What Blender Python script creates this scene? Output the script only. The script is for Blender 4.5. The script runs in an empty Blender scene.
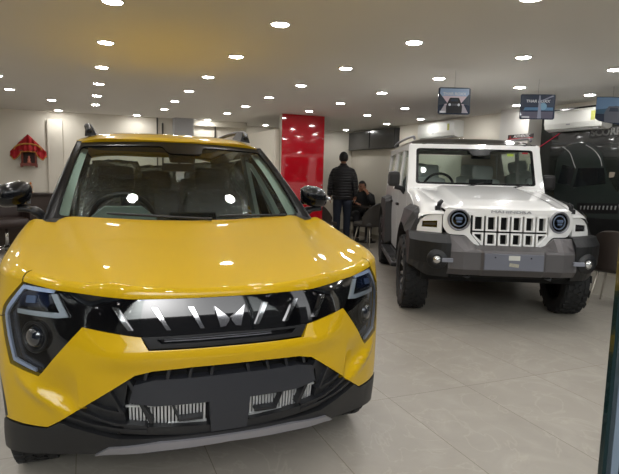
LAMP=84.
WORLD=.22
EXPO=.70
HS1=(3.19,4.236,1.985,.30,.245,.40)
HS2=(4.17,4.202,1.995,.335,.245,.39)
HS3=(5.11,4.12,1.975,.33,.30,.41)
import bpy, bmesh, math, random
import numpy as np
from mathutils import Vector, Matrix, Euler
from mathutils.geometry import delaunay_2d_cdt
random.seed(7)
PI=math.pi
scene=bpy.context.scene
COL=scene.collection

# ------------------------------------------------------------------ materials
def lin(c): return tuple((v/255/12.92 if v/255<=.04045 else ((v/255+.055)/1.055)**2.4) for v in c)
MATS={}
def mat(name,rgb,rough=.5,metal=0.,coat=0.,spec=.5,trans=0.,emis=None,es=0.,bump=None,bs=.1,alpha=1.,var=None):
    if name in MATS: return MATS[name]
    m=bpy.data.materials.new(name); m.use_nodes=True; nt=m.node_tree; b=nt.nodes['Principled BSDF']
    c=(*lin(rgb),1)
    b.inputs['Base Color'].default_value=c; b.inputs['Roughness'].default_value=rough
    b.inputs['Metallic'].default_value=metal; b.inputs['Coat Weight'].default_value=coat
    b.inputs['Coat Roughness'].default_value=.03
    b.inputs['Specular IOR Level'].default_value=spec; b.inputs['Transmission Weight'].default_value=trans
    b.inputs['Alpha'].default_value=alpha
    if emis: b.inputs['Emission Color'].default_value=(*lin(emis),1); b.inputs['Emission Strength'].default_value=es
    tc=nt.nodes.new('ShaderNodeTexCoord')
    if var is not None:   # gentle procedural colour variation
        n=nt.nodes.new('ShaderNodeTexNoise'); n.inputs['Scale'].default_value=var[0]; n.inputs['Detail'].default_value=4
        mx=nt.nodes.new('ShaderNodeMix'); mx.data_type='RGBA'
        mx.inputs[6].default_value=c; mx.inputs[7].default_value=(*lin(var[1]),1)
        nt.links.new(tc.outputs['Object'],n.inputs['Vector']); nt.links.new(n.outputs['Fac'],mx.inputs[0]); nt.links.new(mx.outputs[2],b.inputs['Base Color'])
    if bump:
        n=nt.nodes.new('ShaderNodeTexNoise'); n.inputs['Scale'].default_value=bump; n.inputs['Detail'].default_value=3
        bp=nt.nodes.new('ShaderNodeBump'); bp.inputs['Strength'].default_value=bs; bp.inputs['Distance'].default_value=.01
        nt.links.new(tc.outputs['Object'],n.inputs['Vector']); nt.links.new(n.outputs['Fac'],bp.inputs['Height']); nt.links.new(bp.outputs['Normal'],b.inputs['Normal'])
    MATS[name]=m; return m
def glassmat(name,tint,refl=.08,rough=.0,bump=None):
    if name in MATS: return MATS[name]
    m=bpy.data.materials.new(name); m.use_nodes=True; nt=m.node_tree; nt.nodes.clear()
    o=nt.nodes.new('ShaderNodeOutputMaterial'); mx=nt.nodes.new('ShaderNodeMixShader')
    t=nt.nodes.new('ShaderNodeBsdfTransparent'); t.inputs[0].default_value=(*tint,1)
    g=nt.nodes.new('ShaderNodeBsdfGlossy'); g.inputs['Roughness'].default_value=rough; g.inputs[0].default_value=(1,1,1,1)
    f=nt.nodes.new('ShaderNodeFresnel'); f.inputs[0].default_value=1.45
    a=nt.nodes.new('ShaderNodeMath'); a.operation='ADD'; a.inputs[1].default_value=refl; a.use_clamp=True
    nt.links.new(f.outputs[0],a.inputs[0]); nt.links.new(a.outputs[0],mx.inputs[0]); nt.links.new(t.outputs[0],mx.inputs[1]); nt.links.new(g.outputs[0],mx.inputs[2]); nt.links.new(mx.outputs[0],o.inputs[0])
    if bump:
        tc=nt.nodes.new('ShaderNodeTexCoord'); n=nt.nodes.new('ShaderNodeTexNoise'); n.inputs['Scale'].default_value=bump; n.inputs['Detail'].default_value=5
        bp=nt.nodes.new('ShaderNodeBump'); bp.inputs['Strength'].default_value=1.; bp.inputs['Distance'].default_value=.03
        nt.links.new(tc.outputs['Object'],n.inputs['Vector']); nt.links.new(n.outputs['Fac'],bp.inputs['Height']); nt.links.new(bp.outputs['Normal'],g.inputs['Normal']); nt.links.new(bp.outputs['Normal'],f.inputs['Normal'])
    MATS[name]=m; return m

YELLOW=mat('yellow_paint',(182,147,6),.5,.0,.75,.12)
WHITE=mat('white_paint',(242,242,240),.3,0,1.)
FRIT=mat('ceramic_border',(7,7,8),.35,0,.0,.22)
MIRB=mat('mirror_black',(8,9,13),.25,0,.55,.2)
GBLACK=mat('gloss_black',(9,9,11),.06,0,1.)
MBLACK=mat('black_plastic',(21,22,25),.45,bump=300,bs=.05)
CLAD=mat('cladding_plastic',(19,20,22),.5,bump=260,bs=.06)
DARKP=mat('dark_void',(6,6,7),.8)
CHROME=mat('chrome',(215,215,218),.12,1.)
SILVER=mat('satin_silver',(150,150,156),.35,.7)
RUBBER=mat('tyre_rubber',(20,20,21),.75,bump=120,bs=.15)
ALLOY=mat('machined_alloy',(165,165,166),.28,.9)
DALLOY=mat('dark_alloy',(30,30,32),.35,.6)
GREYM=mat('grey_metallic',(90,87,88),.42,.35)
FLARE=mat('flare_plastic',(40,39,39),.55,bump=240,bs=.06)
FAB=mat('seat_fabric',(36,38,42),.8,bump=60,bs=.2)
FABL=mat('seat_light',(150,154,150),.7,bump=60,bs=.2)
DASH=mat('dash_plastic',(26,30,30),.6,bump=200,bs=.1)
DASHG=mat('dash_grey',(104,118,112),.6)
GLASS=glassmat('windscreen_glass',(.88,.94,.91),-.01)
DGLASS=glassmat('tinted_glass',(.72,.76,.74),.0)
LENS=glassmat('lamp_glass',(.90,.93,.97),-.015)
PLAST=glassmat('plastic_wrap',(.80,.83,.83),.22,.16,bump=48)
FROST=mat('drl_diffuser',(186,198,222),.3,0,.5)
PGREY=mat('light_pillar_trim',(196,214,203),.6)

# ------------------------------------------------------------------ objects
def setp(o,label=None,cat=None,group=None,kind=None):
    if label: o['label']=label
    if cat: o['category']=cat
    if group: o['group']=group
    if kind: o['kind']=kind
    return o
def thing(name,label,cat,loc=(0,0,0),rz=0,group=None):
    o=bpy.data.objects.new(name,None); o.empty_display_size=.1; COL.objects.link(o); o.location=loc; o.rotation_euler=(0,0,rz)
    return setp(o,label,cat,group)
def link(name,me,m,parent=None):
    o=bpy.data.objects.new(name,me); COL.objects.link(o)
    if m is not None: me.materials.append(m)
    if parent is not None: o.parent=parent
    return o
def dup(root,loc=None,rz=None,label=None,group=None):
    r=root.copy(); COL.objects.link(r)
    if loc is not None: r.location=loc
    if rz is not None: r.rotation_euler=(0,0,rz)
    if label: r['label']=label
    if group: r['group']=group
    for ch in list(root.children):
        c=ch.copy(); COL.objects.link(c); c.parent=r
        for g in ch.children:
            d=g.copy(); COL.objects.link(d); d.parent=c
    return r

class MB:
    def __init__(s): s.v=[];s.f=[];s.sm=[]
    def add(s,vs,fs,sm=False,M=None):
        n=len(s.v)
        for p in vs:
            s.v.append(tuple(M@Vector(p)) if M is not None else tuple(p))
        for f in fs: s.f.append([i+n for i in f]); s.sm.append(sm)
        return s
    def box(s,c,d,rot=None,bev=0.):
        bm=bmesh.new(); bmesh.ops.create_cube(bm,size=1)
        for v in bm.verts: v.co=Vector((v.co.x*d[0],v.co.y*d[1],v.co.z*d[2]))
        if bev>0: bmesh.ops.bevel(bm,geom=list(bm.edges),offset=bev,segments=2,affect='EDGES',profile=.6)
        M=Matrix.Translation(c)
        if rot: M=M@Euler(rot).to_matrix().to_4x4()
        s.bm(bm,M,False); return s
    def bm(s,bm,M=None,sm=False):
        bm.verts.index_update(); s.add([v.co[:] for v in bm.verts],[[v.index for v in f.verts] for f in bm.faces],sm,M); bm.free()
    def lathe(s,prof,M=None,n=32,sm=True,cap=True):   # prof: (r,z) around z
        vs=[];fs=[]
        for r,z in prof:
            for k in range(n): a=2*PI*k/n; vs.append((r*math.cos(a),r*math.sin(a),z))
        for i in range(len(prof)-1):
            for k in range(n): fs.append([i*n+k,i*n+(k+1)%n,(i+1)*n+(k+1)%n,(i+1)*n+k])
        if cap:
            if prof[0][0]>1e-5: fs.append(list(range(n))[::-1])
            if prof[-1][0]>1e-5: fs.append([(len(prof)-1)*n+k for k in range(n)])
        s.add(vs,fs,sm,M); return s
    def tube(s,path,r,n=10,closed=False,flat=1.):
        P=[Vector(p) for p in path]; R=r if isinstance(r,(list,tuple)) else [r]*len(P)
        vs=[];fs=[];m=len(P); up=Vector((0,0,1)); pu=None
        for i,p in enumerate(P):
            if closed: t=(P[(i+1)%m]-P[i-1]).normalized()
            else: t=(P[min(i+1,m-1)]-P[max(i-1,0)]).normalized()
            if pu is None:
                a=up if abs(t.dot(up))<.95 else Vector((1,0,0)); pu=(a-t*a.dot(t)).normalized()
            else: pu=(pu-t*pu.dot(t)).normalized()
            q=t.cross(pu)
            for k in range(n):
                a=2*PI*k/n; vs.append(p+pu*math.cos(a)*R[i]*flat+q*math.sin(a)*R[i])
        mm=m if closed else m-1
        for i in range(mm):
            j=(i+1)%m
            for k in range(n): fs.append([i*n+k,i*n+(k+1)%n,j*n+(k+1)%n,j*n+k])
        if not closed: fs.append(list(range(n))[::-1]); fs.append([(m-1)*n+k for k in range(n)])
        s.add(vs,fs,True); return s
    def prism(s,outline,h0,h1,axis='x',M=None,inset=0.):
        n=len(outline)
        def P(u,v,h): return {'x':(h,u,v),'y':(u,h,v),'z':(u,v,h)}[axis]
        vs=[P(u,v,h0) for u,v in outline]+[P(u,v,h1) for u,v in outline]
        fs=[[i,(i+1)%n,n+(i+1)%n,n+i] for i in range(n)]+[list(range(n))[::-1],list(range(n,2*n))]
        s.add(vs,fs,False,M); return s
    def grid(s,fn,us,vs_,sm=True,M=None):
        V=[fn(u,v) for u in us for v in vs_]; m=len(vs_)
        F=[[i*m+j,(i+1)*m+j,(i+1)*m+j+1,i*m+j+1] for i in range(len(us)-1) for j in range(m-1)]
        s.add(V,F,sm,M); return s
    def build(s,name,m,parent=None,fix=True):
        me=bpy.data.meshes.new(name); me.from_pydata([tuple(p) for p in s.v],[],s.f)
        me.polygons.foreach_set('use_smooth',s.sm)
        if fix:
            bm=bmesh.new(); bm.from_mesh(me); bmesh.ops.recalc_face_normals(bm,faces=bm.faces); bm.to_mesh(me); bm.free()
        me.update(); return link(name,me,m,parent)

def rotY(a): return Matrix.Rotation(a,4,'Y')
def rotX(a): return Matrix.Rotation(a,4,'X')
def rotZ(a): return Matrix.Rotation(a,4,'Z')
def T(*p): return Matrix.Translation(p)

def inside(p,poly):
    x,y=p; c=False; n=len(poly); j=n-1
    for i in range(n):
        xi,yi=poly[i];xj,yj=poly[j]
        if (yi>y)!=(yj>y) and x<(xj-xi)*(y-yi)/(yj-yi)+xi: c=not c
        j=i
    return c
def dens(poly,step):
    out=[]
    for i in range(len(poly)):
        a,b=poly[i],poly[(i+1)%len(poly)]; n=max(1,int(math.ceil(math.hypot(b[0]-a[0],b[1]-a[1])/step)))
        for k in range(n): out.append((a[0]+(b[0]-a[0])*k/n,a[1]+(b[1]-a[1])*k/n))
    return out
def rnd(poly,r,n=4):   # round the corners of a polygon
    out=[];m=len(poly)
    for i in range(m):
        p0,p1,p2=Vector(poly[i-1]),Vector(poly[i]),Vector(poly[(i+1)%m])
        a=(p0-p1);b=(p2-p1);rr=min(r,a.length*.45,b.length*.45); a=p1+a.normalized()*rr;b=p1+b.normalized()*rr
        for k in range(n+1):
            t=k/n; q=a*(1-t)**2+p1*2*t*(1-t)+b*t*t; out.append((q.x,q.y))
    return out
def fnormal(fn,u,v,hint):
    h=2e-3
    a=Vector(fn(u+h,v))-Vector(fn(u-h,v)); b=Vector(fn(u,v+h))-Vector(fn(u,v-h)); n=a.cross(b)
    if n.length<1e-12: return Vector((0,0,1))
    n.normalize()
    if n.dot(Vector(fn(u,v))-Vector(hint))<0: n=-n
    return n
class Patch:
    """skins trimmed out of a parametric surface, each with a turned-in rim; several can go into one mesh"""
    def __init__(s,hint=(0,2,.4)): s.V=[];s.F=[];s.N=[];s.hint=hint
    def add(s,outline,fn,holes=(),step=.04,thick=.02,off=0.):
        A=dens(outline,step); H=[dens(h,step) for h in holes]
        pts=list(A);edges=[(i,(i+1)%len(A)) for i in range(len(A))]
        for h in H:
            b=len(pts); pts+=h; edges+=[(b+i,b+(i+1)%len(h)) for i in range(len(h))]
        xs=[p[0] for p in A];ys=[p[1] for p in A]
        nx=int((max(xs)-min(xs))/step)+1;ny=int((max(ys)-min(ys))/step)+1
        B=np.array(pts)
        for i in range(nx+1):
            for j in range(ny+1):
                p=(min(xs)+i*step,min(ys)+j*step)
                if inside(p,A) and not any(inside(p,h) for h in H):
                    if np.min((B[:,0]-p[0])**2+(B[:,1]-p[1])**2)>(step*.45)**2: pts.append(p)
        r=delaunay_2d_cdt([Vector(p) for p in pts],edges,[],1,1e-6)
        V2=r[0];tris=[]
        for f in r[2]:
            c=(sum(V2[i].x for i in f)/len(f),sum(V2[i].y for i in f)/len(f))
            if inside(c,A) and not any(inside(c,h) for h in H): tris.append(list(f))
        P=[];N=[]
        for v in V2:
            n=fnormal(fn,v.x,v.y,s.hint); P.append(Vector(fn(v.x,v.y))+n*off); N.append(n)
        b=len(s.V); s.V+=P; ec={}
        for f in tris:
            n=(P[f[1]]-P[f[0]]).cross(P[f[2]]-P[f[0]])
            if n.dot(N[f[0]])<0: f.reverse()
            s.F.append([i+b for i in f]); s.N.append([N[i] for i in f])
            for k in range(len(f)):
                e=(f[k],f[(k+1)%len(f)]); ec[e]=1
        if thick:
            rim={}
            def rv(i):
                if i not in rim: rim[i]=(len(s.V),len(s.V)+1); s.V.append(P[i]); s.V.append(P[i]-N[i]*thick)
                return rim[i]
            for (i,j) in list(ec):
                if (j,i) in ec: continue
                a,a2=rv(i);c,c2=rv(j); f=[c,a,a2,c2]; s.F.append(f)
                q=[s.V[k] for k in f]; n=(q[1]-q[0]).cross(q[2]-q[0]); n=n.normalized() if n.length>1e-12 else Vector((0,0,1))
                s.N.append([n]*4)
        return s
    def grid(s,fn,us,vs):
        b=len(s.V);m=len(vs);P=[];N=[]
        for u in us:
            for v in vs: P.append(Vector(fn(u,v)));N.append(fnormal(fn,u,v,s.hint))
        s.V+=P
        for i in range(len(us)-1):
            for j in range(m-1):
                f=[i*m+j,(i+1)*m+j,(i+1)*m+j+1,i*m+j+1]
                n=(P[f[1]]-P[f[0]]).cross(P[f[2]]-P[f[0]])
                if n.dot(N[f[0]])<0: f.reverse()
                s.F.append([k+b for k in f]); s.N.append([N[k] for k in f])
        return s
    def build(s,name,m,parent=None):
        me=bpy.data.meshes.new(name); me.from_pydata([tuple(p) for p in s.V],[],s.F)
        me.polygons.foreach_set('use_smooth',[True]*len(s.F)); me.update()
        if len(me.loops)==sum(len(n) for n in s.N):
            me.normals_split_custom_set([tuple(n) for ns in s.N for n in ns])
        return link(name,me,m,parent)
def patch(name,outline,fn,m,parent,holes=(),step=.04,thick=.02,off=0.,hint=(0,2,.4)):
    return Patch(hint).add(outline,fn,holes,step,thick,off).build(name,m,parent)
def mir(poly): return [(-a,b) for a,b in poly]
def sym(half): # half outline starts and ends on the centre line
    return half+[(-a,b) for a,b in reversed(half) if abs(a)>1e-6]
def lp(Tb,z):
    if z<=Tb[0][0]:return Tb[0][1]
    for (a,b),(c,d) in zip(Tb,Tb[1:]):
        if z<=c: return b+(d-b)*(z-a)/(c-a)
    return Tb[-1][1]
def ss(a,b,x): t=min(max((x-a)/(b-a),0),1); return t*t*(3-2*t)
def crm(pts,n=12):
    out=[]
    for i in range(len(pts)-1):
        p0=pts[max(i-1,0)];p1=pts[i];p2=pts[i+1];p3=pts[min(i+2,len(pts)-1)]
        for k in range(n):
            t=k/n
            out.append(tuple(.5*((2*b)+(c-a)*t+(2*a-5*b+4*c-d)*t*t+(-a+3*b-3*c+d)*t**3) for a,b,c,d in zip(p0,p1,p2,p3)))
    out.append(tuple(pts[-1]));return out
def circ(cx,cy,r,n=28,a0=0,a1=2*PI): 
    return [(cx+r*math.cos(a0+(a1-a0)*k/n),cy+r*math.sin(a0+(a1-a0)*k/n)) for k in range(n if a1-a0>6.28 else n+1)]
def text(name,s,size,m,M,parent=None,ext=.003,shear=0.,bold=.0,align='CENTER',sx=1.):
    c=bpy.data.curves.new(name,'FONT'); c.body=s; c.size=size; c.extrude=ext; c.align_x=align; c.align_y='CENTER'; c.shear=shear; c.offset=bold
    o=bpy.data.objects.new(name+'_tmp',c); COL.objects.link(o)
    dg=bpy.context.evaluated_depsgraph_get(); me=bpy.data.meshes.new_from_object(o.evaluated_get(dg)); bpy.data.objects.remove(o)
    me.transform(M@Matrix.Diagonal((sx,1,1,1))); me.name=name; me.materials.clear()
    return link(name,me,m,parent)

# ------------------------------------------------------------------ wheel
def wheel(parent,name,loc,side,R,w,rimR,spokes,rough,alloy,tread=24,turn=0.):
    """wheel as child of the car; side=-1 left in picture (outer face towards -x)"""
    Mx=T(*loc)@rotZ(turn)@rotY(side*PI/2)     # lathe z axis -> outward
    t=MB(); hw=w/2
    t.lathe([(rimR,-hw*.8),(rimR+.03,-hw*.98),(R-.05,-hw),(R-.012,-hw*.86),(R-.006,-hw*.6),(R-.006,hw*.6),(R-.012,hw*.86),(R-.05,hw),(rimR+.03,hw*.98),(rimR,hw*.8),(rimR,-hw*.8)],Mx,48,cap=False)
    n=tread
    for k in range(n):
        for j,(zz,ww) in enumerate(((-.62,.30),(-.2,.3),(.2,.3),(.62,.30))):
            a=2*PI*(k+(j%2)*.5)/n; 
            M=Mx@rotZ(a)@T(R-.004,0,zz*hw)@rotX(.5 if j in(1,2) else (.15 if rough else .0))
            d=.007 if rough else .005
            b=bmesh.new(); bmesh.ops.create_cube(b,size=1)
            for v in b.verts: v.co=Vector((v.co.x*d*2,v.co.y*(2*PI*R/n)*.66,v.co.z*ww*hw*1.1))
            t.bm(b,M)
        if rough and k%2==0:
            for sg in(-1,1):
                M=Mx@rotZ(2*PI*k/n)@T(R-.026,0,sg*hw*.945); b=bmesh.new(); bmesh.ops.create_cube(b,size=1)
                for v in b.verts: v.co=Vector((v.co.x*.035,v.co.y*(2*PI*R/n)*.9,v.co.z*.008))
                t.bm(b,M)
    wo=t.build('wheel',RUBBER,parent)
    if name!='wheel': wo.name=name
    r=MB(); r.lathe([(rimR+.004,-hw*.8),(rimR-.02,-hw*.6),(rimR-.03,hw*.3),(rimR-.012,hw*.78),(rimR+.006,hw*.84),(rimR+.004,hw*.7)],Mx,48,cap=False)
    r.lathe([(0,-hw*.2),(rimR-.02,-hw*.2)],Mx,32,cap=False)
    r.build('rim',DALLOY,wo)
    sp=MB()
    for k in range(spokes):
        a=2*PI*k/spokes
        for da in (-.16,.16):
            sp.add([(.03,-.012,hw*.45),(.03,.012,hw*.45),(rimR-.012,.018+da*.12,hw*.72),(rimR-.012,-.018+da*.12,hw*.72),
                    (.03,-.012,hw*.2),(.03,.012,hw*.2),(rimR-.012,.018,hw*.4),(rimR-.012,-.018,hw*.4)],
                   [[0,1,2,3],[4,7,6,5],[0,4,5,1],[1,5,6,2],[2,6,7,3],[3,7,4,0]],False,Mx@rotZ(a+da))
    sp.lathe([(0,hw*.55),(.032,hw*.54),(.04,hw*.3)],Mx,24)
    sp.build('spokes',alloy,wo)
    return wo
# ================================================================== YELLOW COMPACT SUV
CX_,CY_,CR_=.52956,2.0724,-.0259
FP=[(0,0),(.18,.006),(.36,.035),(.5,.088),(.62,.155),(.72,.225),(.80,.295),(.87,.38),(.91,.50),(.925,.68),(.925,.95),(.91,1.3),(.905,2.3),(.91,2.9),(.92,3.2),(.90,3.5),(.85,3.74),(.74,3.9),(.55,3.96),(.3,3.985),(0,3.99)]
PC=np.array(crm([(-.18,.006)]+FP)[12:])
SL=np.concatenate([[0],np.cumsum(np.hypot(*(PC[1:]-PC[:-1]).T))])
TG=np.gradient(PC,axis=0); TG[0]=(1,0); TG[-1]=(-1,0); TG/=np.linalg.norm(TG,axis=1)[:,None]
def plan(s):
    s=min(max(s,0),SL[-1]); tx=np.interp(s,SL,TG[:,0]);ty=np.interp(s,SL,TG[:,1]); l=math.hypot(tx,ty)
    return float(np.interp(s,SL,PC[:,0])),float(np.interp(s,SL,PC[:,1])),tx/l,ty/l
def sy(y):  # arc length at a given y on the side
    i=np.argmax(PC[:,1]>=y); return float(SL[i-1]+(y-PC[i-1,1])/(PC[i,1]-PC[i-1,1])*(SL[i]-SL[i-1]))
ZO=[(.15,.10),(.25,.045),(.36,.012),(.5,0.0),(.62,-.004),(.72,.0),(.82,.012),(.92,.05),(1.0,.10)]
ZOF=np.interp(np.linspace(.1,1.05,96),[a for a,b in ZO],[b for a,b in ZO])
for _ in range(3): ZOF=np.convolve(np.pad(ZOF,4,'edge'),np.ones(9)/9,'valid')
def shd(s,z):
    q=ss(.55,.90,abs(s)); d=float(np.interp(z,np.linspace(.1,1.05,96),ZOF))*(1-.75*q)
    if abs(s)>1.3:  # door sides: a waist crease and a tucked sill
        d+=-.012*math.exp(-((z-.74)/.07)**2)+.03*ss(.45,.2,z)
    return d
def sculpt(s,z):
    a=abs(s); o=0.
    # proud bar between the two grilles
    o+=.022*math.exp(-((z-.69)/.055)**2)*ss(.62,.40,a)
    # scoop between lamp and fang, closed by a fold below it
    t=(a-.60)/.32
    if 0<t<1 and .36<z<.66:
        zf=.415+.16*t                      # fold line
        o-=.030*math.sin(PI*min(1,max(0,(a-.58)/.20)))*ss(zf-.05,zf+.06,z)*ss(.66,.50,z)
        o+=.018*math.exp(-((z-zf)/.03)**2)*math.sin(PI*t)
    return o
def P0(s,z,off=0.,sc=True):
    sg=1 if s>=0 else -1
    x,y,tx,ty=plan(abs(s)); d=shd(s,z)-off-(sculpt(s,z) if sc else 0)
    return (sg*(x-ty*d),y+tx*d,z)
def shell(off=0.,sc=False): return lambda s,z: P0(s,z,off,sc)
def zs(s): return float(np.interp(abs(s),[0,.4,.525,.71,.86,1.0,1.3,2,3.5,4.6,5.5],[.903,.903,.91,.925,.952,.958,.965,.97,.985,.99,.99]))
def zb(x,y):
    c=float(np.interp(y,[-.1,.08,.3,.73,1.07,1.3],[.885,.922,.968,1.048,1.122,1.16]))
    c+=.022*min(1,(abs(x)/.8)**2)*ss(1.0,.3,y)
    c+=.018*ss(0.04,-.04,abs(x)-(.46+.20*y))            # raised plateau of the bonnet
    c-=.010*math.exp(-((abs(x)-(.62+.10*y))/.07)**2)*ss(.1,.4,y)
    return c
def WRf(s): return .03+.06*ss(.72,1.15,abs(s))
def roll(s,a):       # quarter ellipse from the shell top onto the bonnet plane
    sg=1 if s>=0 else -1; z0=zs(s); x,y,tx,ty=plan(abs(s)); d0=shd(s,z0)
    WR=WRf(s); e=d0+WR*(1-math.cos(a)); X,Y=x-ty*(d0+WR),y+tx*(d0+WR)
    return (sg*(x-ty*e),y+tx*e,z0+(zb(X,Y)-z0)*math.sin(a))
def offc(s,e=None):
    x,y,tx,ty=plan(abs(s)); d=shd(s,zs(s))+WRf(s)
    return ((1 if s>=0 else -1)*(x-ty*d),y+tx*d)
S12=sy(1.14); SF=.862
car=thing('compact_suv','glossy yellow compact SUV parked nose-on in the left foreground','car',(CX_,CY_,0),CR_)
H0=(0,2,.2)
# bonnet
A_=np.linspace(0,PI/2,9)
hd=Patch(H0)
hd.grid(roll,list(np.linspace(-SF,SF,70)),list(A_))
side=[offc(s) for s in np.linspace(0,SF,28)]+[offc(s) for s in np.linspace(SF,S12,22)][1:]
ys=side[-1][1]
cowl=[(side[-1][0]-.05,1.13),(.5,1.07),(.25,1.02),(0,1.0)]
outl=side+cowl; outl=outl+[(-a,b) for a,b in reversed(outl[1:-1])]
hd.add(outl,lambda x,y:(x,y,zb(x,y)),step=.035,thick=.0)
hood=hd.build('bonnet',YELLOW,car)
# wing / fender
archc=(.77,.335)
def arch(r,a0,a1,n=26): return [(sy(max(archc[0]+r*math.cos(t),.02)),archc[1]+r*math.sin(t)) for t in np.linspace(a0,a1,n)]
ae=math.asin(.03/.405)
for sg in (1,-1):
    fl=[(.866,zs(.866))]+[(s,zs(s)) for s in np.linspace(.9,S12,16)]+[(S12,.36)]+arch(.405,ae,2.0)+[(1.055,.79),(.992,.80),(.98,.842)]
    f=Patch(H0); o_=fl if sg>0 else mir(fl)
    f.add(o_,shell(0,True),step=.035,thick=.02)
    f.grid(roll,list(np.linspace(SF+.006,S12,40)*sg),list(A_))
    f.build('fender',YELLOW,car)
# front bumper skin
half=[(0,.714),(.318,.714),(.348,.762),(.507,.782),(.582,.793),(.778,.578),(.935,.606),(.972,.72),(.994,.795),(1.057,.785)]+arch(.405,2.02,3.05,16)+[(1.0,.362),(.87,.362),(.75,.366),(.69,.40),(.37,.612),(.30,.629),(.15,.637),(0,.637)]
patch('front_bumper',sym(half),shell(0,True),YELLOW,car,step=.022,thick=.025,hint=H0)
# lower cladding of the bumper
half=[(0,.34),(.45,.34),(.64,.38),(.69,.395),(.752,.360),(.87,.353),(1.0,.357)]+[(sy(.40),.345),(sy(.46),.20),(.985,.215),(.77,.242),(.55,.256),(0,.285)]
patch('bumper_cladding',sym(half),shell(.004),CLAD,car,step=.03,thick=.03,hint=H0)
half=[(0,.322),(.28,.322),(.49,.296),(.555,.255),(.48,.268),(.28,.283),(0,.29)]
patch('skid_plate',sym(half),shell(.016),SILVER,car,step=.03,thick=.02,hint=H0)
mb=MB(); mb.box((0,.80,.26),(1.15,.9,.04)); mb.build('under_tray',DARKP,car)
# lower intake
half=[(0,.64),(.15,.64),(.31,.632),(.38,.61),(.70,.40),(.66,.365),(.45,.325),(0,.325)]
patch('lower_intake_back',sym(half),shell(-.06),DARKP,car,step=.05,thick=0,hint=H0)
half=[(0,.592),(.30,.590),(.375,.572),(.395,.50),(.30,.482),(.085,.482),(.075,.345),(0,.345)]
patch('number_plate_carrier',sym(half),shell(.004),mat('plate_slate',(34,36,41),.45),car,step=.03,thick=.05,hint=H0)
for sg in (1,-1):
    # side panel with swept ribs and the two angled blades
    patch('intake_side_panel',[(x*sg,z) for x,z in [(.40,.595),(.44,.565),(.695,.402),(.66,.372),(.46,.352),(.415,.385),(.425,.46)]],shell(-.020),CLAD,car,step=.03,thick=.03,hint=H0)
    for L_,w in (([(.473,.541),(.45,.498),(.425,.452)],.011),([(.553,.486),(.492,.464),(.428,.452)],.009),([(.60,.452),(.523,.424),(.459,.406),(.33,.393)],.009),([(.655,.420),(.537,.394),(.43,.381),(.33,.375)],.009),([(.398,.590),(.354,.499),(.311,.408)],.013),([(.232,.482),(.205,.412),(.11,.414)],.009)):
        up_=[(x*sg,z+(w*.5 if abs(L_[0][0]-L_[-1][0])>.12 or len(L_)>3 else 0)) for x,z in L_]
        vert=abs(L_[0][1]-L_[-1][1])>.07
        A2=[((x-(w*.6 if vert else 0))*sg,z+(0 if vert else w*.6)) for x,z in L_]; B2=[((x+(w*.6 if vert else 0))*sg,z-(0 if vert else w*.6)) for x,z in L_]
        patch('grille_blade',A2+B2[::-1],shell(.0),MBLACK,car,step=.03,thick=.045,hint=H0)
    for a in (.065,.15,.235,.32):
        patch('upper_rib',[((a)*sg,.628),((a+.012)*sg,.628),((a+.02)*sg,.59),((a+.008)*sg,.59)],shell(-.002),MBLACK,car,step=.05,thick=.05,hint=H0)
    # radiator seen through the openings
    rd=Patch(H0)
    for k in range(22):
        a=.095+k*.0145
        rd.add([(a*sg,.475),((a+.008)*sg,.475),((a+.008)*sg,.385),(a*sg,.385)],shell(-.035),step=.1,thick=.01)
    for z in (.47,.385): rd.add([(.09*sg,z+.004),(.42*sg,z+.004),(.42*sg,z-.004),(.09*sg,z-.004)],shell(-.030),step=.05,thick=.01)
    rd.build('radiator_fins',mat('radiator_alu',(200,202,202),.4,.6),car)
    patch('intake_lower_bar',[(.07*sg,.375),(.42*sg,.395),(.44*sg,.365),(.07*sg,.335)],shell(-.004),CLAD,car,step=.04,thick=.04,hint=H0)
# thin slot under the grille
half=[(0,.764),(.345,.762),(.316,.716),(0,.716)]
patch('slot_trim',sym(half),shell(.002),MBLACK,car,holes=[rnd(sym([(0,.756),(.29,.752),(.27,.733),(0,.733)]),.004,2)],step=.03,thick=.04,hint=H0)
patch('slot_back',sym(half),shell(-.04),DARKP,car,step=.06,thick=0,hint=H0)
sl=Patch(H0)
for z in (.738,.7465): sl.add([(-.26,z),(.18,z),(.18,z+.0035),(-.26,z+.0035)],shell(-.012),step=.05,thick=.01)
sl.build('slot_slats',SILVER,car)
# upper grille band
half=[(0,.903),(.40,.903),(.525,.91),(.71,.925),(.595,.792),(.507,.783),(.348,.763),(0,.763)]
band=patch('upper_grille',sym(half),shell(-.004),GBLACK,car,step=.025,thick=.03,hint=H0)
def bar(name,pts,m,parent,off,th=.012):
    return patch(name,pts,shell(off),m,parent,step=.02,thick=th,hint=H0)
for sg in (1,-1):
    for (a,b) in (((.155,.873),(.112,.789)),((.297,.874),(.242,.788)),((.455,.874),(.388,.789))):
        bar('chrome_slash',[((a[0]-.010)*sg,a[1]),((a[0]+.012)*sg,a[1]),((b[0]+.008)*sg,b[1]),((b[0]-.008)*sg,b[1])],CHROME,band,.008,.014)
    bar('emblem_wing',[(.062*sg,.872),(.005*sg,.825),(.004*sg,.815),(.020*sg,.793),(.042*sg,.790),(.052*sg,.83)],CHROME,band,.014,.018)
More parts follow.
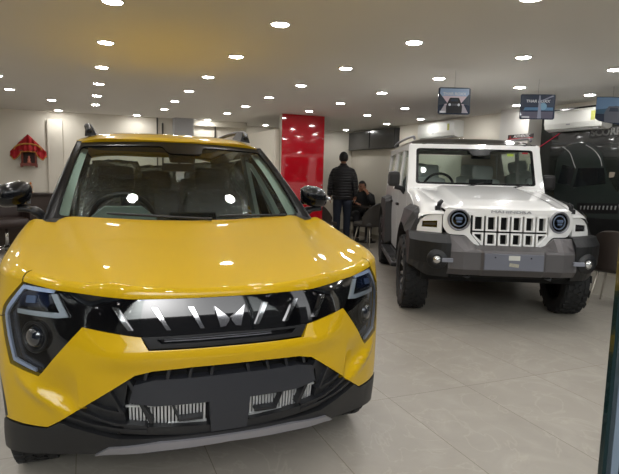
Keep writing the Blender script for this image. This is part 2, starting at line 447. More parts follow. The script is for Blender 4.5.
# headlamps
hlp=[(.862,.950),(.978,.838),(.993,.810),(.970,.72),(.933,.608),(.776,.581),(.602,.780),(.715,.926)]
for sg in (1,-1):
    q=lambda o:[(a*sg,b) for a,b in o]
    hl=patch('headlamp',q(hlp),shell(-.022),GBLACK,car,step=.03,thick=.02,hint=H0)
    drl=[(.722,.925),(.722,.911),(.84,.925)][:0]+[(.868,.940),(.968,.836),(.982,.808),(.960,.72),(.924,.620),(.798,.592),(.80,.604),(.912,.634),(.942,.725),(.962,.806),(.950,.826),(.864,.920)]
    patch('daytime_light',q(drl),shell(-.008),FROST,hl,step=.02,thick=.01,hint=H0)
    patch('daytime_light',q([(.860,.938),(.868,.922),(.73,.912),(.724,.926)]),shell(-.008),FROST,hl,step=.02,thick=.01,hint=H0)
    # chrome hook between the two chambers
    patch('chrome_hook',q([(.738,.908),(.714,.910),(.652,.824),(.700,.818),(.895,.822),(.895,.840),(.690,.838)]),shell(-.008),mat('bright_trim',(190,195,198),.25,.4),hl,step=.02,thick=.01,hint=H0)
    patch('upper_lamp_box',q(rnd([(.755,.916),(.865,.912),(.895,.870),(.880,.852),(.735,.858)],.02)),shell(-.012),mat('lamp_blue_black',(24,34,58),.15,.3,1.),hl,step=.02,thick=.02,hint=H0)
    patch('led_segment',q(rnd([(.80,.900),(.845,.898),(.85,.868),(.80,.870)],.006)),shell(-.006),mat('led_grey',(110,128,160),.25,.5),hl,step=.02,thick=.01,hint=H0)
    c=Vector(P0(.805*sg,.733,-.012)); n=fnormal(shell(),.835*sg,.705,H0); M=T(*c)@n.to_track_quat('Z','Y').to_matrix().to_4x4()
    r_=MB(); r_.lathe([(.056,-.02),(.066,.002),(.060,.006),(.052,.0),(.05,-.015)],M,36,cap=False); r_.build('projector_ring',MBLACK,hl)
    r_=MB(); r_.lathe([(.05,-.012),(.043,.004),(.028,.016),(.012,.021),(0,.022)],M,32,cap=False); r_.build('projector_lens',mat('projector_glass',(22,26,34),.04,0,1.,.8),hl)
    patch('lamp_cover',q(hlp),shell(.0),LENS,hl,step=.03,thick=0,hint=H0)
# ---- sides: doors, sills, rear
def side_(pts): return [(sy(a),b) for a,b in pts]
rarc=(3.40,.335)
def rarch(r,a0,a1,n=26): return [(rarc[0]+r*math.cos(t),rarc[1]+r*math.sin(t)) for t in np.linspace(a0,a1,n)]
for sg in (1,-1):
    def q(o): return [(a*sg,b) for a,b in o]
    fd=side_([(1.15,.36),(2.24,.36),(2.24,.976),(1.15,.966)])
    d1=patch('front_door',q(fd),shell(0),YELLOW,car,step=.05,thick=.02,hint=H0)
    rd_=side_([(2.25,.36),(3.0,.36)]+[(a,b) for a,b in rarch(.43,2.9,1.9,8)]+[(3.20,.985),(2.25,.976)])
    d2=patch('rear_door',q(rd_),shell(0),YELLOW,car,step=.05,thick=.02,hint=H0)
    for d_,yy in ((d1,2.1),(d2,3.02)):
        m_=MB(); m_.box((sg*.925,yy,.86),(.025,.17,.025),bev=.008); m_.build('door_handle',YELLOW,d_)
    qp=side_([(3.21,.985)]+[(a,b) for a,b in rarch(.43,1.87,.1,16)])+[(sy(3.85),.40),(sy(3.85),.985)]
    patch('quarter_panel',q(qp),shell(0),YELLOW,car,step=.05,thick=.02,hint=H0)
    patch('sill',q(side_([(1.13,.36),(3.05,.36),(3.05,.20),(1.13,.20)])),shell(.01),CLAD,car,step=.06,thick=.03,hint=H0)
    for cc,fn_ in ((archc,arch),):
        ring=arch(.408,-.15,3.2)+arch(.362,3.2,-.15)
        patch('arch_cladding',q(ring),shell(-.004),CLAD,car,step=.05,thick=.08,hint=H0)
    ring=side_(rarch(.435,-.1,3.2)+rarch(.375,3.2,-.1))
    patch('arch_cladding',q(ring),shell(.014),CLAD,car,step=.05,thick=.08,hint=H0)
    # shoulder roll behind the wing
    def sroll(s,a,sg=sg):
        z0=zs(s);x,y,tx,ty=plan(abs(s));d0=shd(s,z0);e=d0+.055*(1-math.cos(a))
        return (sg*(x-ty*e),y+tx*e,z0+.03*math.sin(a))
    p_=Patch(H0); p_.grid(sroll,list(np.linspace(S12+.003,sy(3.86),50)*sg),list(A_[::2])); p_.build('shoulder',YELLOW,car)
# rear end
rb=Patch(H0)
e_=sy(3.86); Lh=SL[-1]
for sg in (1,-1): rb.add([(e_*sg,.40),(Lh*sg,.40),(Lh*sg,.985),(e_*sg,.985)],shell(0),step=.08,thick=0)
rb.build('tailgate',YELLOW,car)
rb=Patch(H0)
for sg in (1,-1): rb.add([(sy(3.8)*sg,.40),(Lh*sg,.40),(Lh*sg,.22),(sy(3.8)*sg,.22)],shell(.01),step=.08,thick=0)
rb.build('rear_bumper',CLAD,car)
def rear(x,v):  # rear window/hatch plane
    return (x*(1-.25*v),3.93-.30*v-.02*abs(x)-.12*abs(x)**2,1.0+.56*v)
patch('rear_window',rnd([(-.78,.0),(.78,.0),(.74,.95),(-.74,.95)],.05),rear,DGLASS,car,step=.1,thick=0,hint=(0,2,1))
# ---- greenhouse
def G(sg):
    def g(y,z):
        t=(z-1.0)/.57
        x=.838-.20*t-.035*t*t-.10*ss(3.0,4.0,y)-.02*ss(1.8,1.1,y)
        return (sg*x,y,z)
    return g
win1=[(1.42,1.03),(1.52,1.13),(1.98,1.475),(2.22,1.51),(2.22,1.03)]
win2=[(2.31,1.03),(2.31,1.515),(2.85,1.50),(3.18,1.33),(3.14,1.06)]
for sg in (1,-1):
    fr=[(1.13,.985),(1.13,1.10),(1.80,1.555),(2.2,1.585),(2.9,1.575),(3.45,1.52),(3.85,1.0),(3.85,.99),(2.5,.985)]
    g=G(sg)
    patch('door_pillars',fr,g,GBLACK,car,holes=[rnd(win1,.02),rnd(win2,.03)],step=.06,thick=.03,hint=(0,2,1))
    patch('side_window',rnd(win1,.02),lambda y,z,g=g:(g(y,z)[0]-sg*.012,y,z),DGLASS,car,step=.08,thick=0,hint=(0,2,1))
    patch('side_window',rnd(win2,.03),lambda y,z,g=g:(g(y,z)[0]-sg*.012,y,z),DGLASS,car,step=.08,thick=0,hint=(0,2,1))
def W(u,v):
    b=Vector((.735*u,.985+.155*u*u,1.108+.022*u*u)); t=Vector((.602*u,1.70+.09*u*u,1.592-.022*u*u))
    p=b.lerp(t,v); p.z+=.03*math.sin(PI*min(max(v,0),1)); return tuple(p)
wo=[(-1,0),(1,0),(1,1),(-1,1)]
wi=rnd([(-.90,.075),(.90,.075),(.90,.875),(.30,.86),(.24,.72),(.02,.70),(-.04,.86),(-.90,.875)],.05)
wi=rnd([(-.965,.035),(.965,.035),(.965,.925),(.28,.925),(.24,.80),(-.10,.80),(-.15,.925),(-.965,.925)],.05)
patch('windscreen_border',wo,W,FRIT,car,holes=[wi],step=.05,thick=.012,hint=(0,2,.9))
patch('windscreen',wi,lambda u,v:tuple(Vector(W(u,v))-Vector((0,-.003,.004))),GLASS,car,step=.06,thick=0,hint=(0,2,.9))
def Rf(x,y):
    zc=float(np.interp(y,[1.65,1.78,1.95,2.2,2.6,3.0,3.4,3.75],[1.582,1.626,1.656,1.676,1.678,1.66,1.61,1.545]))
    k=abs(x)/.63; return (x,y,zc-.012*k*k-.055*k**5)
rf=[(0,1.70),(.3,1.722),(.59,1.79),(.625,1.85),(.64,2.2),(.64,3.3),(.60,3.6),(0,3.68)]
patch('roof',sym(rf),Rf,YELLOW,car,step=.05,thick=.03,hint=(0,2.6,1.0))
for sg in (1,-1):
    # A pillar between screen and side
    def Ap(v,k,sg=sg):
        a=Vector(W(.985*sg,v)); b=Vector((sg*(.795-.185*v),1.11+.70*v,1.07+.49*v)); p=a.lerp(b,k); p+=Vector((sg*.022,-.022,.006))*math.sin(PI*k); return tuple(p)
    p_=Patch((0,2,.9)); p_.grid(Ap,list(np.linspace(-.06,1.02,24)),list(np.linspace(0,1,8))); p_.build('pillar',FRIT,car)
    # inner trim, seen pale through the screen
    def It(v,k,sg=sg):
        a=Vector(W(.97*sg,v))+Vector((0,.02,0)); b=a+Vector((-sg*(.052-.012*v),.04,-.01)); p=a.lerp(b,k)-Vector((0,-.02,.01)); return tuple(p)
    p_=Patch((0,1.0,1.2)); p_.grid(It,list(np.linspace(.05,.93,16)),list(np.linspace(0,1,5))); p_.build('inner_pillar_trim',PGREY,car)
    # roof rail
    m_=MB(); pth=[(.545,1.93,1.655),(.55,1.99,1.685),(.56,2.1,1.705),(.575,2.5,1.722),(.57,3.0,1.71),(.545,3.35,1.67),(.54,3.42,1.64)]
    pth=[(a*sg,b,c) for a,b,c in crm(pth,5)]; m_.tube(pth,.017,8,flat=.9)
    m_.add([(sg*.50,1.92,1.63),(sg*.575,1.92,1.62),(sg*.575,2.2,1.66),(sg*.50,2.2,1.66),(sg*.535,1.99,1.70),(sg*.57,1.99,1.695),(sg*.57,2.16,1.715),(sg*.535,2.16,1.72)],[[0,1,2,3],[4,5,6,7],[0,1,5,4],[1,2,6,5],[2,3,7,6],[3,0,4,7]])
    m_.build('roof_rail',MBLACK,car)
    # door mirror
    mxo=.866 if sg>0 else .935
    mm=MB(); bm=bmesh.new(); bmesh.ops.create_uvsphere(bm,u_segments=28,v_segments=18,radius=1)
    for v in bm.verts:
        x,y,z=v.co; x=math.copysign(abs(x)**.75,x); z=math.copysign(abs(z)**.8,z); y=(max(y,-1)*(1.0 if y<0 else .45))
        v.co=Vector((x*.094,y*.08,z*.070-(.016*x))) 
    mm.bm(bm,T(mxo*sg,1.33,1.252)@Matrix.Diagonal((sg,1,1,1)),True)
    mo=mm.build('door_mirror',MIRB,car)
    m_=MB(); m_.tube(crm([(sg*.79,1.36,1.075),(sg*.80,1.345,1.13),(sg*.85,1.335,1.165),(sg*.92,1.33,1.175)],5),[.040]*10+[.03]*6,10,flat=.6); m_.build('mirror_arm',MBLACK,mo)
    m_=MB(); m_.box((sg*mxo,1.37,1.250),(.16,.01,.11),bev=.004); m_.build('mirror_glass',CHROME,mo)
    m_=MB(); m_.box((sg*.960,1.285,1.24),(.02,.03,.02),bev=.006); m_.build('mirror_indicator',mat('bright_trim',(190,195,198)),mo)
for sg in (1,-1):
    m_=MB(); m_.add([(sg*.715,2.20,1.0),(sg*.715,2.32,1.0),(sg*.60,2.32,1.53),(sg*.60,2.20,1.53),(sg*.75,2.20,1.0),(sg*.75,2.32,1.0),(sg*.63,2.32,1.53),(sg*.63,2.20,1.53)],[[0,1,2,3],[4,5,6,7],[0,4,7,3],[1,5,6,2],[0,1,5,4],[3,2,6,7]]); m_.build('inner_pillar_trim',PGREY,car)
# sensor pod, inner mirror, cowl, wipers
m_=MB(); m_.box((.035,1.66,1.50),(.17,.10,.05),(.6,0,0),bev=.015); m_.build('sensor_pod',mat('pod_black',(18,18,20),.5),car)
m_=MB(); m_.box((.02,1.70,1.425),(.22,.03,.055),(-.1,0,0),bev=.012); m_.tube([(.03,1.68,1.50),(.02,1.70,1.44)],.008); m_.build('inner_mirror',mat('pod_black',(18,18,20)),car)
cw=Patch((0,2,.5))
cw.grid(lambda u,v:tuple(Vector((.78*u,.95+.155*u*u,1.093+.022*u*u)).lerp(Vector(W(u,.0)),v)+Vector((0,0,.004))),list(np.linspace(-1,1,30)),[0,1]); cw.build('cowl',MBLACK,car)
def wiper(name,u0,u1,v1):
    m=MB(); n=12; pts=[]
    for k in range(n+1):
        t=k/n; u=u0+(u1-u0)*t; v=.02+(v1-.02)*math.sin(t*PI*.5)*.9; p=Vector(W(u,v))+Vector((0,-.012,.014)); pts.append(p)
    m.tube(pts,[.010]+[.007]*(n-1)+[.004],6); m.build(name,MBLACK,car)
wiper('wiper',.15,-.62,.06); wiper('wiper',.80,.22,.05)
# wheels
for sg in (-1,1):
    wheel(car,'wheel',(.775*sg,.745,.335),sg,.335,.215,.225,5,False,ALLOY,40)
    wheel(car,'wheel',(.775*sg,3.40,.335),sg,.335,.215,.225,5,False,ALLOY,40)
# floor pan and cabin
m_=MB(); m_.box((0,2.2,.30),(1.55,3.0,.12)); m_.box((0,.85,.65),(1.10,1.0,.5)); m_.build('floor_pan',DARKP,car)
ds=Patch((0,1.5,.6)); ds.grid(lambda u,v:(.72*u,1.02+.14*u*u+.48*v,1.085+.02*u*u-.045*v*v-.10*max(0,v-.9)*8*.3),list(np.linspace(-1,1,24)),list(np.linspace(0,1,8)))
dash=ds.build('dashboard',DASH,car)
m_=MB(); m_.box((0,1.52,.93),(1.42,.10,.28),bev=.03); m_.build('dash_face',DASH,dash)
m_=MB(); m_.prism([(-.22,1.02),(.22,1.02),(.19,1.11),(.11,1.175),(-.11,1.175),(-.19,1.11)],1.40,1.52,'y',T(-.35,0,0)); m_.build('instrument_hood',DASHG,dash)
m_=MB(); m_.box((.08,1.47,1.07),(.30,.015,.13),(-.1,0,0),bev=.006); m_.build('infotainment_screen',mat('screen_black',(14,18,22),.08,0,1.),dash)
m_=MB(); M=T(-.35,1.60,1.07)@rotX(-1.15)
m_.tube([tuple(M@Vector((.195*math.cos(a),.195*math.sin(a),0))) for a in np.linspace(0,2*PI,40)[:-1]],.017,10,closed=True)
m_.lathe([(0,.02),(.06,.02),(.07,-.02)],M,20); 
for a in (0,PI,-PI/2): m_.tube([tuple(M@Vector((.05*math.cos(a),.05*math.sin(a),0))),tuple(M@Vector((.18*math.cos(a),.18*math.sin(a),0)))],.014,6)
m_.build('steering_wheel',MBLACK,car)
def cushion(c,d,rot=(0,0,0),jit=0,seed=1,lv=2):
    """rounded upholstery block as (verts, faces)"""
    bm=bmesh.new(); bmesh.ops.create_cube(bm,size=1); bmesh.ops.subdivide_edges(bm,edges=bm.edges,cuts=5,use_grid_fill=True)
    rr=random.Random(seed); M=T(*c)@Euler(rot).to_matrix().to_4x4()
    for v in bm.verts:
        p=v.co*2; q=Vector((p.x*math.sqrt(max(0,1-p.y**2/2-p.z**2/2+p.y**2*p.z**2/3)),p.y*math.sqrt(max(0,1-p.x**2/2-p.z**2/2+p.x**2*p.z**2/3)),p.z*math.sqrt(max(0,1-p.x**2/2-p.y**2/2+p.x**2*p.y**2/3))))
        p=p*.62+q*.38/ .9; v.co=Vector((p.x*d[0]/2,p.y*d[1]/2,p.z*d[2]/2))+Vector((rr.gauss(0,jit),rr.gauss(0,jit),rr.gauss(0,jit)))
    return bm,M
def seat(parent,x,y,zb_,m1,wrap=True,hs=1.):
    st=MB()
    for c,d,r in (((x,y,zb_+.10),(.50,.50,.18),(0,0,0)),((x,y+.27,zb_+.42),(.48,.14,.62),(-.22,0,0))):
        b,M=cushion(c,d,r); st.bm(b,M,True)
    so=st.build('seat',m1,parent)
    b,M=cushion((x,y+.36,zb_+.80),(.27,.11,.19),(-.12,0,0)); hm=MB(); hm.bm(b,M,True); hm.tube([(x-.05,y+.35,zb_+.62),(x-.05,y+.36,zb_+.76)],.008); hm.tube([(x+.05,y+.35,zb_+.62),(x+.05,y+.36,zb_+.76)],.008); hm.build('headrest',m1,so)
    if wrap:
        w=MB()
        for i,(c,d,r) in enumerate((((x,y+.26,zb_+.46),(.55,.22,.72),(-.22,0,0)),((x,y+.35,zb_+.80),(.36,.19,.27),(-.1,0,0)))):
            b,M=cushion(c,d,r,.007,int(x*100)+i); w.bm(b,M,True)
        w.build('plastic_wrap',PLAST,so)
    return so
seat(car,-.37,1.98,.53,FAB); seat(car,.37,1.98,.53,FAB)
for x in (-.45,0,.45): seat(car,x,2.82,.50,FAB,True)
pl=MB(); pl.box((0,3.62,.95),(1.2,.5,.03)); pl.build('parcel_shelf',DASH,car)
hl_=MB(); hl_.grid(lambda u,v:(.56*u,1.80+1.7*v,1.575+.03*math.sin(PI*v)),list(np.linspace(-1,1,8)),list(np.linspace(0,1,8))); hl_.build('headlining',mat('dark_headlining',(58,60,60),.9),car)
CGLASS=glassmat('clear_side_glass',(.60,.64,.62),.0)
# ================================================================== WHITE BOXY OFF-ROADER
TR=-.4479; _c,_s=math.cos(TR),math.sin(TR)
TX,TY=3.61895-.018*_c,3.78885-.018*_s
jp=thing('off_road_suv','white boxy off-road SUV with slotted grille and round headlamps','car',(TX,TY,0),TR)
HT=(0,2.2,.5)
def Fj(x,z): return (x,.12+.45*abs(x)**3+.05*(z-.9),z)
# front panel with slots and lamp holes
slot_out=[(-.365,1.065),(.365,1.065),(.365,.90),(.27,.78),(-.27,.78),(-.365,.90)]
slot_out=[(-.362,1.068),(.362,1.068),(.362,.885),(.262,.768),(-.262,.768),(-.362,.885)]
panel=rnd([(-.57,1.115),(.57,1.115),(.605,1.05),(.605,.93),(.555,.865),(.40,.865),(.285,.735),(-.285,.735),(-.40,.865),(-.555,.865),(-.605,.93),(-.605,1.05)],.03)
pnl=patch('front_panel',panel,Fj,WHITE,jp,holes=[rnd(slot_out,.012,2),circ(-.465,1.006,.103,40),circ(.465,1.006,.103,40)],step=.035,thick=.05,hint=HT)
patch('grille_mesh',slot_out,lambda x,z:(x,.185+.0*z,z),DARKP,jp,step=.1,thick=0,hint=HT)
patch('panel_backing',rnd([(-.6,1.10),(.6,1.10),(.6,.75),(-.6,.75)],.02),lambda x,z:(x,.29,z),DARKP,jp,step=.1,thick=0,hint=HT)
for r_i,(z0,z1) in enumerate(((.912,1.058),(.778,.896))):
    for k in range(6):
        cx=-.293+k*.1172; hw=.050
        o=[(cx-hw,z1),(cx+hw,z1),(cx+hw,z0),(cx-hw,z0)]
        h=[(cx-hw+.019,z1-.016),(cx+hw-.019,z1-.016),(cx+hw-.019,z0+.014),(cx-hw+.019,z0+.014)]
        if r_i==1 and k in(0,5):
            if k==0: o=[(cx-hw,z1),(cx+hw,z1),(cx+hw,z0),(cx+hw-.02,z0),(cx-hw,z0+.09)]; h=[(cx-hw+.019,z1-.016),(cx+hw-.017,z1-.016),(cx+hw-.017,z0+.035),(cx-hw+.022,z0+.087)]
            else: o=[(cx-hw,z1),(cx+hw,z1),(cx+hw,z0+.09),(cx-hw+.02,z0),(cx-hw,z0)]; h=[(cx-hw+.017,z1-.016),(cx+hw-.019,z1-.016),(cx+hw-.022,z0+.087),(cx-hw+.017,z0+.035)]
        patch('grille_slot',o,lambda x,z:(Fj(x,z)[0],Fj(x,z)[1]-.006,z),WHITE,jp,holes=[h],step=.05,thick=.045,hint=HT)
for sg in (-1,1):
    y0=Fj(.465,1.006)[1]; M=T(.465*sg,y0,1.006)@rotZ(sg*.28)@rotX(PI/2)
    m=MB(); m.lathe([(.104,-.03),(.104,.010),(.098,.016),(.086,.008),(.084,-.03)],M,44,cap=False); h=m.build('headlamp',SILVER,jp)
    m=MB(); m.lathe([(.085,.0),(.072,.004),(.066,-.02),(.0,-.024)],M,40,cap=False); m.build('lamp_bowl',FRIT,h)
    m=MB(); m.tube([tuple(M@Vector((.062*math.cos(a),.062*math.sin(a),-.004))) for a in np.linspace(0,2*PI,36)[:-1]],.006,6,closed=True); m.build('light_ring',FROST,h)
    m=MB(); m.box((.465*sg,y0-.004,1.018),(.066,.02,.026),(0,0,sg*.28),bev=.005); m.box((.465*sg,y0-.004,.988),(.05,.02,.018),(0,0,sg*.28),bev=.005); m.build('led_unit',mat('led_grey',(110,128,160)),h)
    patch('lamp_glass',circ(.465*sg,1.006,.086,36),lambda x,z:(x,Fj(x,z)[1]-.010,z),LENS,h,step=.04,thick=0,hint=HT)
m=text('maker_name','MAHINDRA',.034,SILVER,T(0,.122,1.092)@rotX(PI/2),jp,.002,sx=2.1)
# bonnet
def Hj(x,y):
    t=(y-.16)/1.24
    z=1.118+.155*t+.012*math.sin(PI*min(max(t,0),1))
    z+=.030*ss(.50,.40,abs(x))*ss(-.05,.25,t)
    e=.60+.10*t; d=e-abs(x)
    if d<.07: z-=.055*(1-math.sqrt(max(0,1-(1-max(d,0)/.07)**2)))
    if t<.08: z-=.035*(1-math.sqrt(max(0,1-(1-max(t,0)/.08)**2)))
    return (x,y,z)
fr=[(x,.125+.45*abs(x)**3) for x in np.linspace(0,.595,10)]
bo=fr+[(.64,.62),(.70,1.40),(.45,1.43),(0,1.44)]
patch('bonnet',sym(bo),Hj,WHITE,jp,step=.03,thick=.03,hint=HT)
m=MB()
for sg in (-1,1):
    m.tube([(.55*sg,1.16,1.262),(.57*sg,.5,1.18)],.004,6)
for sg in (-1,1):
    l=MB(); l.tube([(sg*.635,.34,1.105),(sg*.625,.33,1.15),(sg*.60,.34,1.175)],[.020,.024,.018],8); l.box((sg*.64,.34,1.10),(.05,.06,.05),bev=.01); l.build('bonnet_latch',MBLACK,jp)
# wings
for sg in (-1,1):
    pf=Patch(HT)
    pf.add([(x*sg,z) for x,z in [(.612,.868),(.612,1.062),(.66,1.058),(.71,1.045),(.76,1.018),(.80,.975),(.822,.92),(.828,.868)]],lambda x,z:(x,.12+.45*abs(x)**3+.05*(z-.9)+.01,z),holes=[[(x*sg,z) for x,z in [(.65,.985),(.782,.972),(.788,.915),(.65,.918)]]],step=.03,thick=.03)
    w=pf.build('wing_front',WHITE,jp)
    patch('indicator',[(x*sg,z) for x,z in [(.65,.985),(.782,.972),(.788,.915),(.65,.918)]],lambda x,z:(x,.12+.45*abs(x)**3+.025,z),GBLACK,jp,step=.04,thick=.0,hint=HT)
    patch('indicator_lens',[(x*sg,z) for x,z in [(.662,.966),(.768,.956),(.770,.936),(.664,.940)]],lambda x,z:(x,.12+.45*abs(x)**3+.012,z),mat('indicator_grey',(58,60,64),.2,0,1.),jp,step=.04,thick=.01,hint=HT)
    def Wt(q_,k,sg=sg): # wing top : from bonnet edge to outer body
        xa=.60+.22*max(k,0); yf=.125+.45*xa**3; y=yf+(1.56-yf)*q_; t=(y-.16)/1.24; xi=.60+.10*t; xo=.80+.02*ss(.6,.3,y)
        x=xi+(xo-xi)*k; z=1.095+.165*t; z-=.10*(1-math.sqrt(max(0,1-max(0,(k-.1)/.9)**2*.98)))
        z-= .035*ss(.6,.30,y)+.02*ss(.04,0,q_)
        return (x*sg,y,z)
    p=Patch(HT); p.grid(Wt,[0,.01,.02]+list(np.linspace(.04,1,28)),list(np.linspace(-.1,1,18))); p.build('wing_top',WHITE,jp)
    def Sj(y,z,sg=sg): return (sg*(.80-.05*ss(.6,.2,y)+.012*math.exp(-((z-.85)/.25)**2)-.05*ss(1.19,1.9,z)),y,z)
    fa=[(.80+.47*math.cos(t),.42+.53*math.sin(t)) for t in np.linspace(0,PI*.98,20)]
    ra=[(3.65+.47*math.cos(t),.42+.53*math.sin(t)) for t in np.linspace(0,PI,20)]
    patch('wing_side',[(.36,.99),(.36,.87)]+[(y,z) for y,z in reversed(fa) if z>.5]+[(1.30,.40),(1.45,.40),(1.45,1.22),(1.2,1.19)],Sj,WHITE,jp,step=.05,thick=.03,hint=HT)
    A=1.46;B=2.42;C_=3.28;D=4.32
    d1=patch('front_door',[(A,.40),(B-.01,.40),(B-.01,1.19),(A,1.185)],Sj,WHITE,jp,step=.06,thick=.03,hint=HT)
    d2=patch('rear_door',[(B,.40),(3.10,.40),(3.14,.62),(C_-.01,.86),(C_-.01,1.19),(B,1.19)],Sj,WHITE,jp,step=.06,thick=.03,hint=HT)
    patch('quarter_panel',[(C_,.92)]+[(y,z) for y,z in reversed(ra) if z>.62 and y>C_]+[(4.16,.40),(D,.42),(D,1.19),(C_,1.19)],Sj,WHITE,jp,step=.06,thick=.03,hint=HT)
    for d_,yy in ((d1,2.30),(d2,3.15)):
        h=MB(); h.box((sg*.825,yy,1.03),(.035,.15,.035),bev=.01); h.build('door_handle',MBLACK,d_)
    # upper side with windows
    w1=rnd([(1.66,1.21),(1.84,1.72),(2.36,1.74),(2.36,1.21)],.03); w2=rnd([(2.46,1.21),(2.46,1.74),(3.14,1.74),(3.14,1.21)],.03); w3=rnd([(3.36,1.24),(3.36,1.73),(4.14,1.72),(4.14,1.24)],.04)
    patch('window_frames',[(1.47,1.19),(1.72,1.80),(4.26,1.80),(4.32,1.19)],Sj,WHITE,jp,holes=[w1,w2,w3],step=.07,thick=.03,hint=HT)
    for w_ in (w1,w2,w3):
        patch('side_window',w_,lambda y,z:(Sj(y,z)[0]-sg*.02,y,z),CGLASS,jp,step=.12,thick=0,hint=HT)
    # wheel arch flares
    for cy,y0,y1 in ((.80,.385,1.33),(3.65,3.14,4.18)):
        fl=MB(); out=[(y0-.0,.86),(y0+.04,1.05),(y0+.12,1.105),(cy+.28,1.105),(y1-.10,.98),(y1+.02,.45)]
        inn=[(cy+.46*math.cos(t),.42+.50*math.sin(t)) for t in np.linspace(.05,PI-.12,18)]
        if cy>3: out=[(y0-.04,.45)]+out[1:]
        if cy<1: inn=[p for p in inn if p[1]>.80 or p[0]>cy]+[(y0+.05,.86)]
        ol=out+inn; n=len(ol)
        xs=lambda v:.775
        vs=[(sg*(.80 if cy<1 else .775),y,z) for y,z in ol]+[(sg*((.93 if i>=len(out) else .905-.03*(cy<1))-(.07*ss(.62,.30,y) if cy<1 else 0)),y,z-(.0 if i>=len(out) else .055)) for i,(y,z) in enumerate(ol)]
        fs=[[i,(i+1)%n,n+(i+1)%n,n+i] for i in range(n)]
        # split outer face into quads by triangulation
        tri=delaunay_2d_cdt([Vector(p) for p in ol],[(i,(i+1)%n) for i in range(n)],[],1,1e-6)
        if len(tri[0])==n:
            fs+=[[i+n for i in f] for f in tri[2]]
        else: fs.append([i+n for i in range(n)])
        fl.add(vs,fs); fl.build('wheel_arch_flare',FLARE,jp)
    # side step and sill
    st=MB(); st.box((sg*.88,2.22,.355),(.17,1.66,.05),bev=.015); 
    for k in range(14): st.box((sg*.89,1.5+k*.11,.385),(.10,.05,.012))
    for yy in (1.6,2.3,3.0): st.box((sg*.74,yy,.36),(.2,.05,.04))
    st.build('side_step',MBLACK,jp)
    # mirror
    mm=MB(); mm.box((sg*.935,1.76,1.365),(.145,.10,.185),(0,0,sg*-.1),bev=.04); mo=mm.build('door_mirror',FLARE,jp)
    mm=MB(); mm.tube([(sg*.79,1.76,1.20),(sg*.84,1.76,1.25),(sg*.92,1.76,1.27)],[.035,.03,.03],8); mm.build('mirror_arm',MBLACK,mo)
    mm=MB(); mm.box((sg*.935,1.815,1.365),(.115,.008,.15),(0,0,sg*-.1)); mm.build('mirror_glass',CHROME,mo)
    # A pillar / windscreen surround side face
    # bumper end
    be=MB()
    pr_=lambda x,y,z:(x*sg,y,z)
    def prof(x,t):  # t 0..1 along x from .56 to .93
        yf=-.01+.02*t+.28*t**2.2; b_=.47+.07*ss(.5,1.,t); return [(x,yf+.09,.872-.004*t),(x,yf+.0,.80),(x,yf+.0,.72),(x,yf+.015,max(.60,b_+.05)),(x,yf+.09,b_),(x,yf+.30,b_+.02),(x,yf+.30,.872)]
    rows=[[pr_(*p) for p in prof(.56+.345*t,t)] for t in np.linspace(0,1,9)]
    vs=[p for r in rows for p in r];nn=7
    fs=[[i*nn+j,i*nn+(j+1)%nn,(i+1)*nn+(j+1)%nn,(i+1)*nn+j] for i in range(8) for j in range(nn)]+[list(range(nn)),[8*nn+j for j in range(nn)][::-1]]
    be.add(vs,fs); bo_=be.build('bumper_end',MBLACK if False else CLAD,jp)
    bs=MB(); bs.prism([(sg*.57,.845),(sg*.93,.845),(sg*.93,.735),(sg*.60,.735)],0,.02,'y',T(0,0,0)@Matrix.Identity(4)); 
    # fog lamp
    yfl=.02; M=T(.68*sg,.012,.645)@rotZ(sg*.25)@rotX(PI/2)
    f=MB(); f.lathe([(.095,-.02),(.088,.004),(.060,.0),(.052,.016),(.046,.020),(.044,.01)],M,32,cap=False); fo=f.build('fog_lamp',MBLACK,jp)
    f=MB(); f.lathe([(.045,.008),(.03,.026),(0,.032)],M,28); f.build('fog_lens',mat('fog_chrome',(205,205,205),.15,.8,1.),fo)
    f=MB(); f.box((.590*sg,-.016,.645),(.10,.03,.036),bev=.004); f.build('bumper_insert',mat('insert_grey',(130,132,142),.4,.2),jp)
m=MB()
for z0 in ():
    pass
# central bumper: profile swept across, with broken upper edge
def bxs():
    m=MB(); X=[-.575,-.55,-.30,-.27,.27,.30,.55,.575]
    def sec(x):
        a=abs(x); f=-.045 if a<.28 else (-.03 if a<.56 else .0)
        top=.86-.085*ss(.42,.30,a)      # upper slanted face drops under the grille
        return [(x,.13,top),(x,.10,top),(x,f+.01,.745),(x,f,.725),(x,f,.565),(x,f+.06,.505),(x,.20,.505)]
    R=[sec(x) for x in [-.578,-.56,-.45,-.40,-.33,-.29,-.27,.27,.29,.33,.40,.45,.56,.578]]
    nn=len(R[0]); vs=[p for r in R for p in r]
    fs=[[i*nn+j,i*nn+j+1,(i+1)*nn+j+1,(i+1)*nn+j] for i in range(len(R)-1) for j in range(nn-1)]
    fs+=[list(range(nn)),[(len(R)-1)*nn+j for j in range(nn)][::-1]]
    m.add(vs,fs); return m
bc=bxs().build('bumper_centre',GREYM,jp)
m=MB(); m.box((0,-.052,.648),(.53,.012,.15),bev=.004); npl=m.build('plate_mount',mat('plate_grey',(104,106,116),.45,.1),jp)
m=MB(); 
for x in (-.17,.15): m.box((x,-.060,.69),(.012,.006,.012))
m.build('plate_screw',DARKP,npl)
m=MB(); m.box((.0,-.0605,.688),(.10,.003,.042)); m.build('sticker',mat('sticker_white',(196,196,188),.6),npl)
m=MB(); m.box((.0,-.0605,.622),(.085,.003,.030),(0,.12,0)); m.build('sticker',mat('sticker_cream',(186,180,158),.6,var=(60,(120,120,110))),npl)
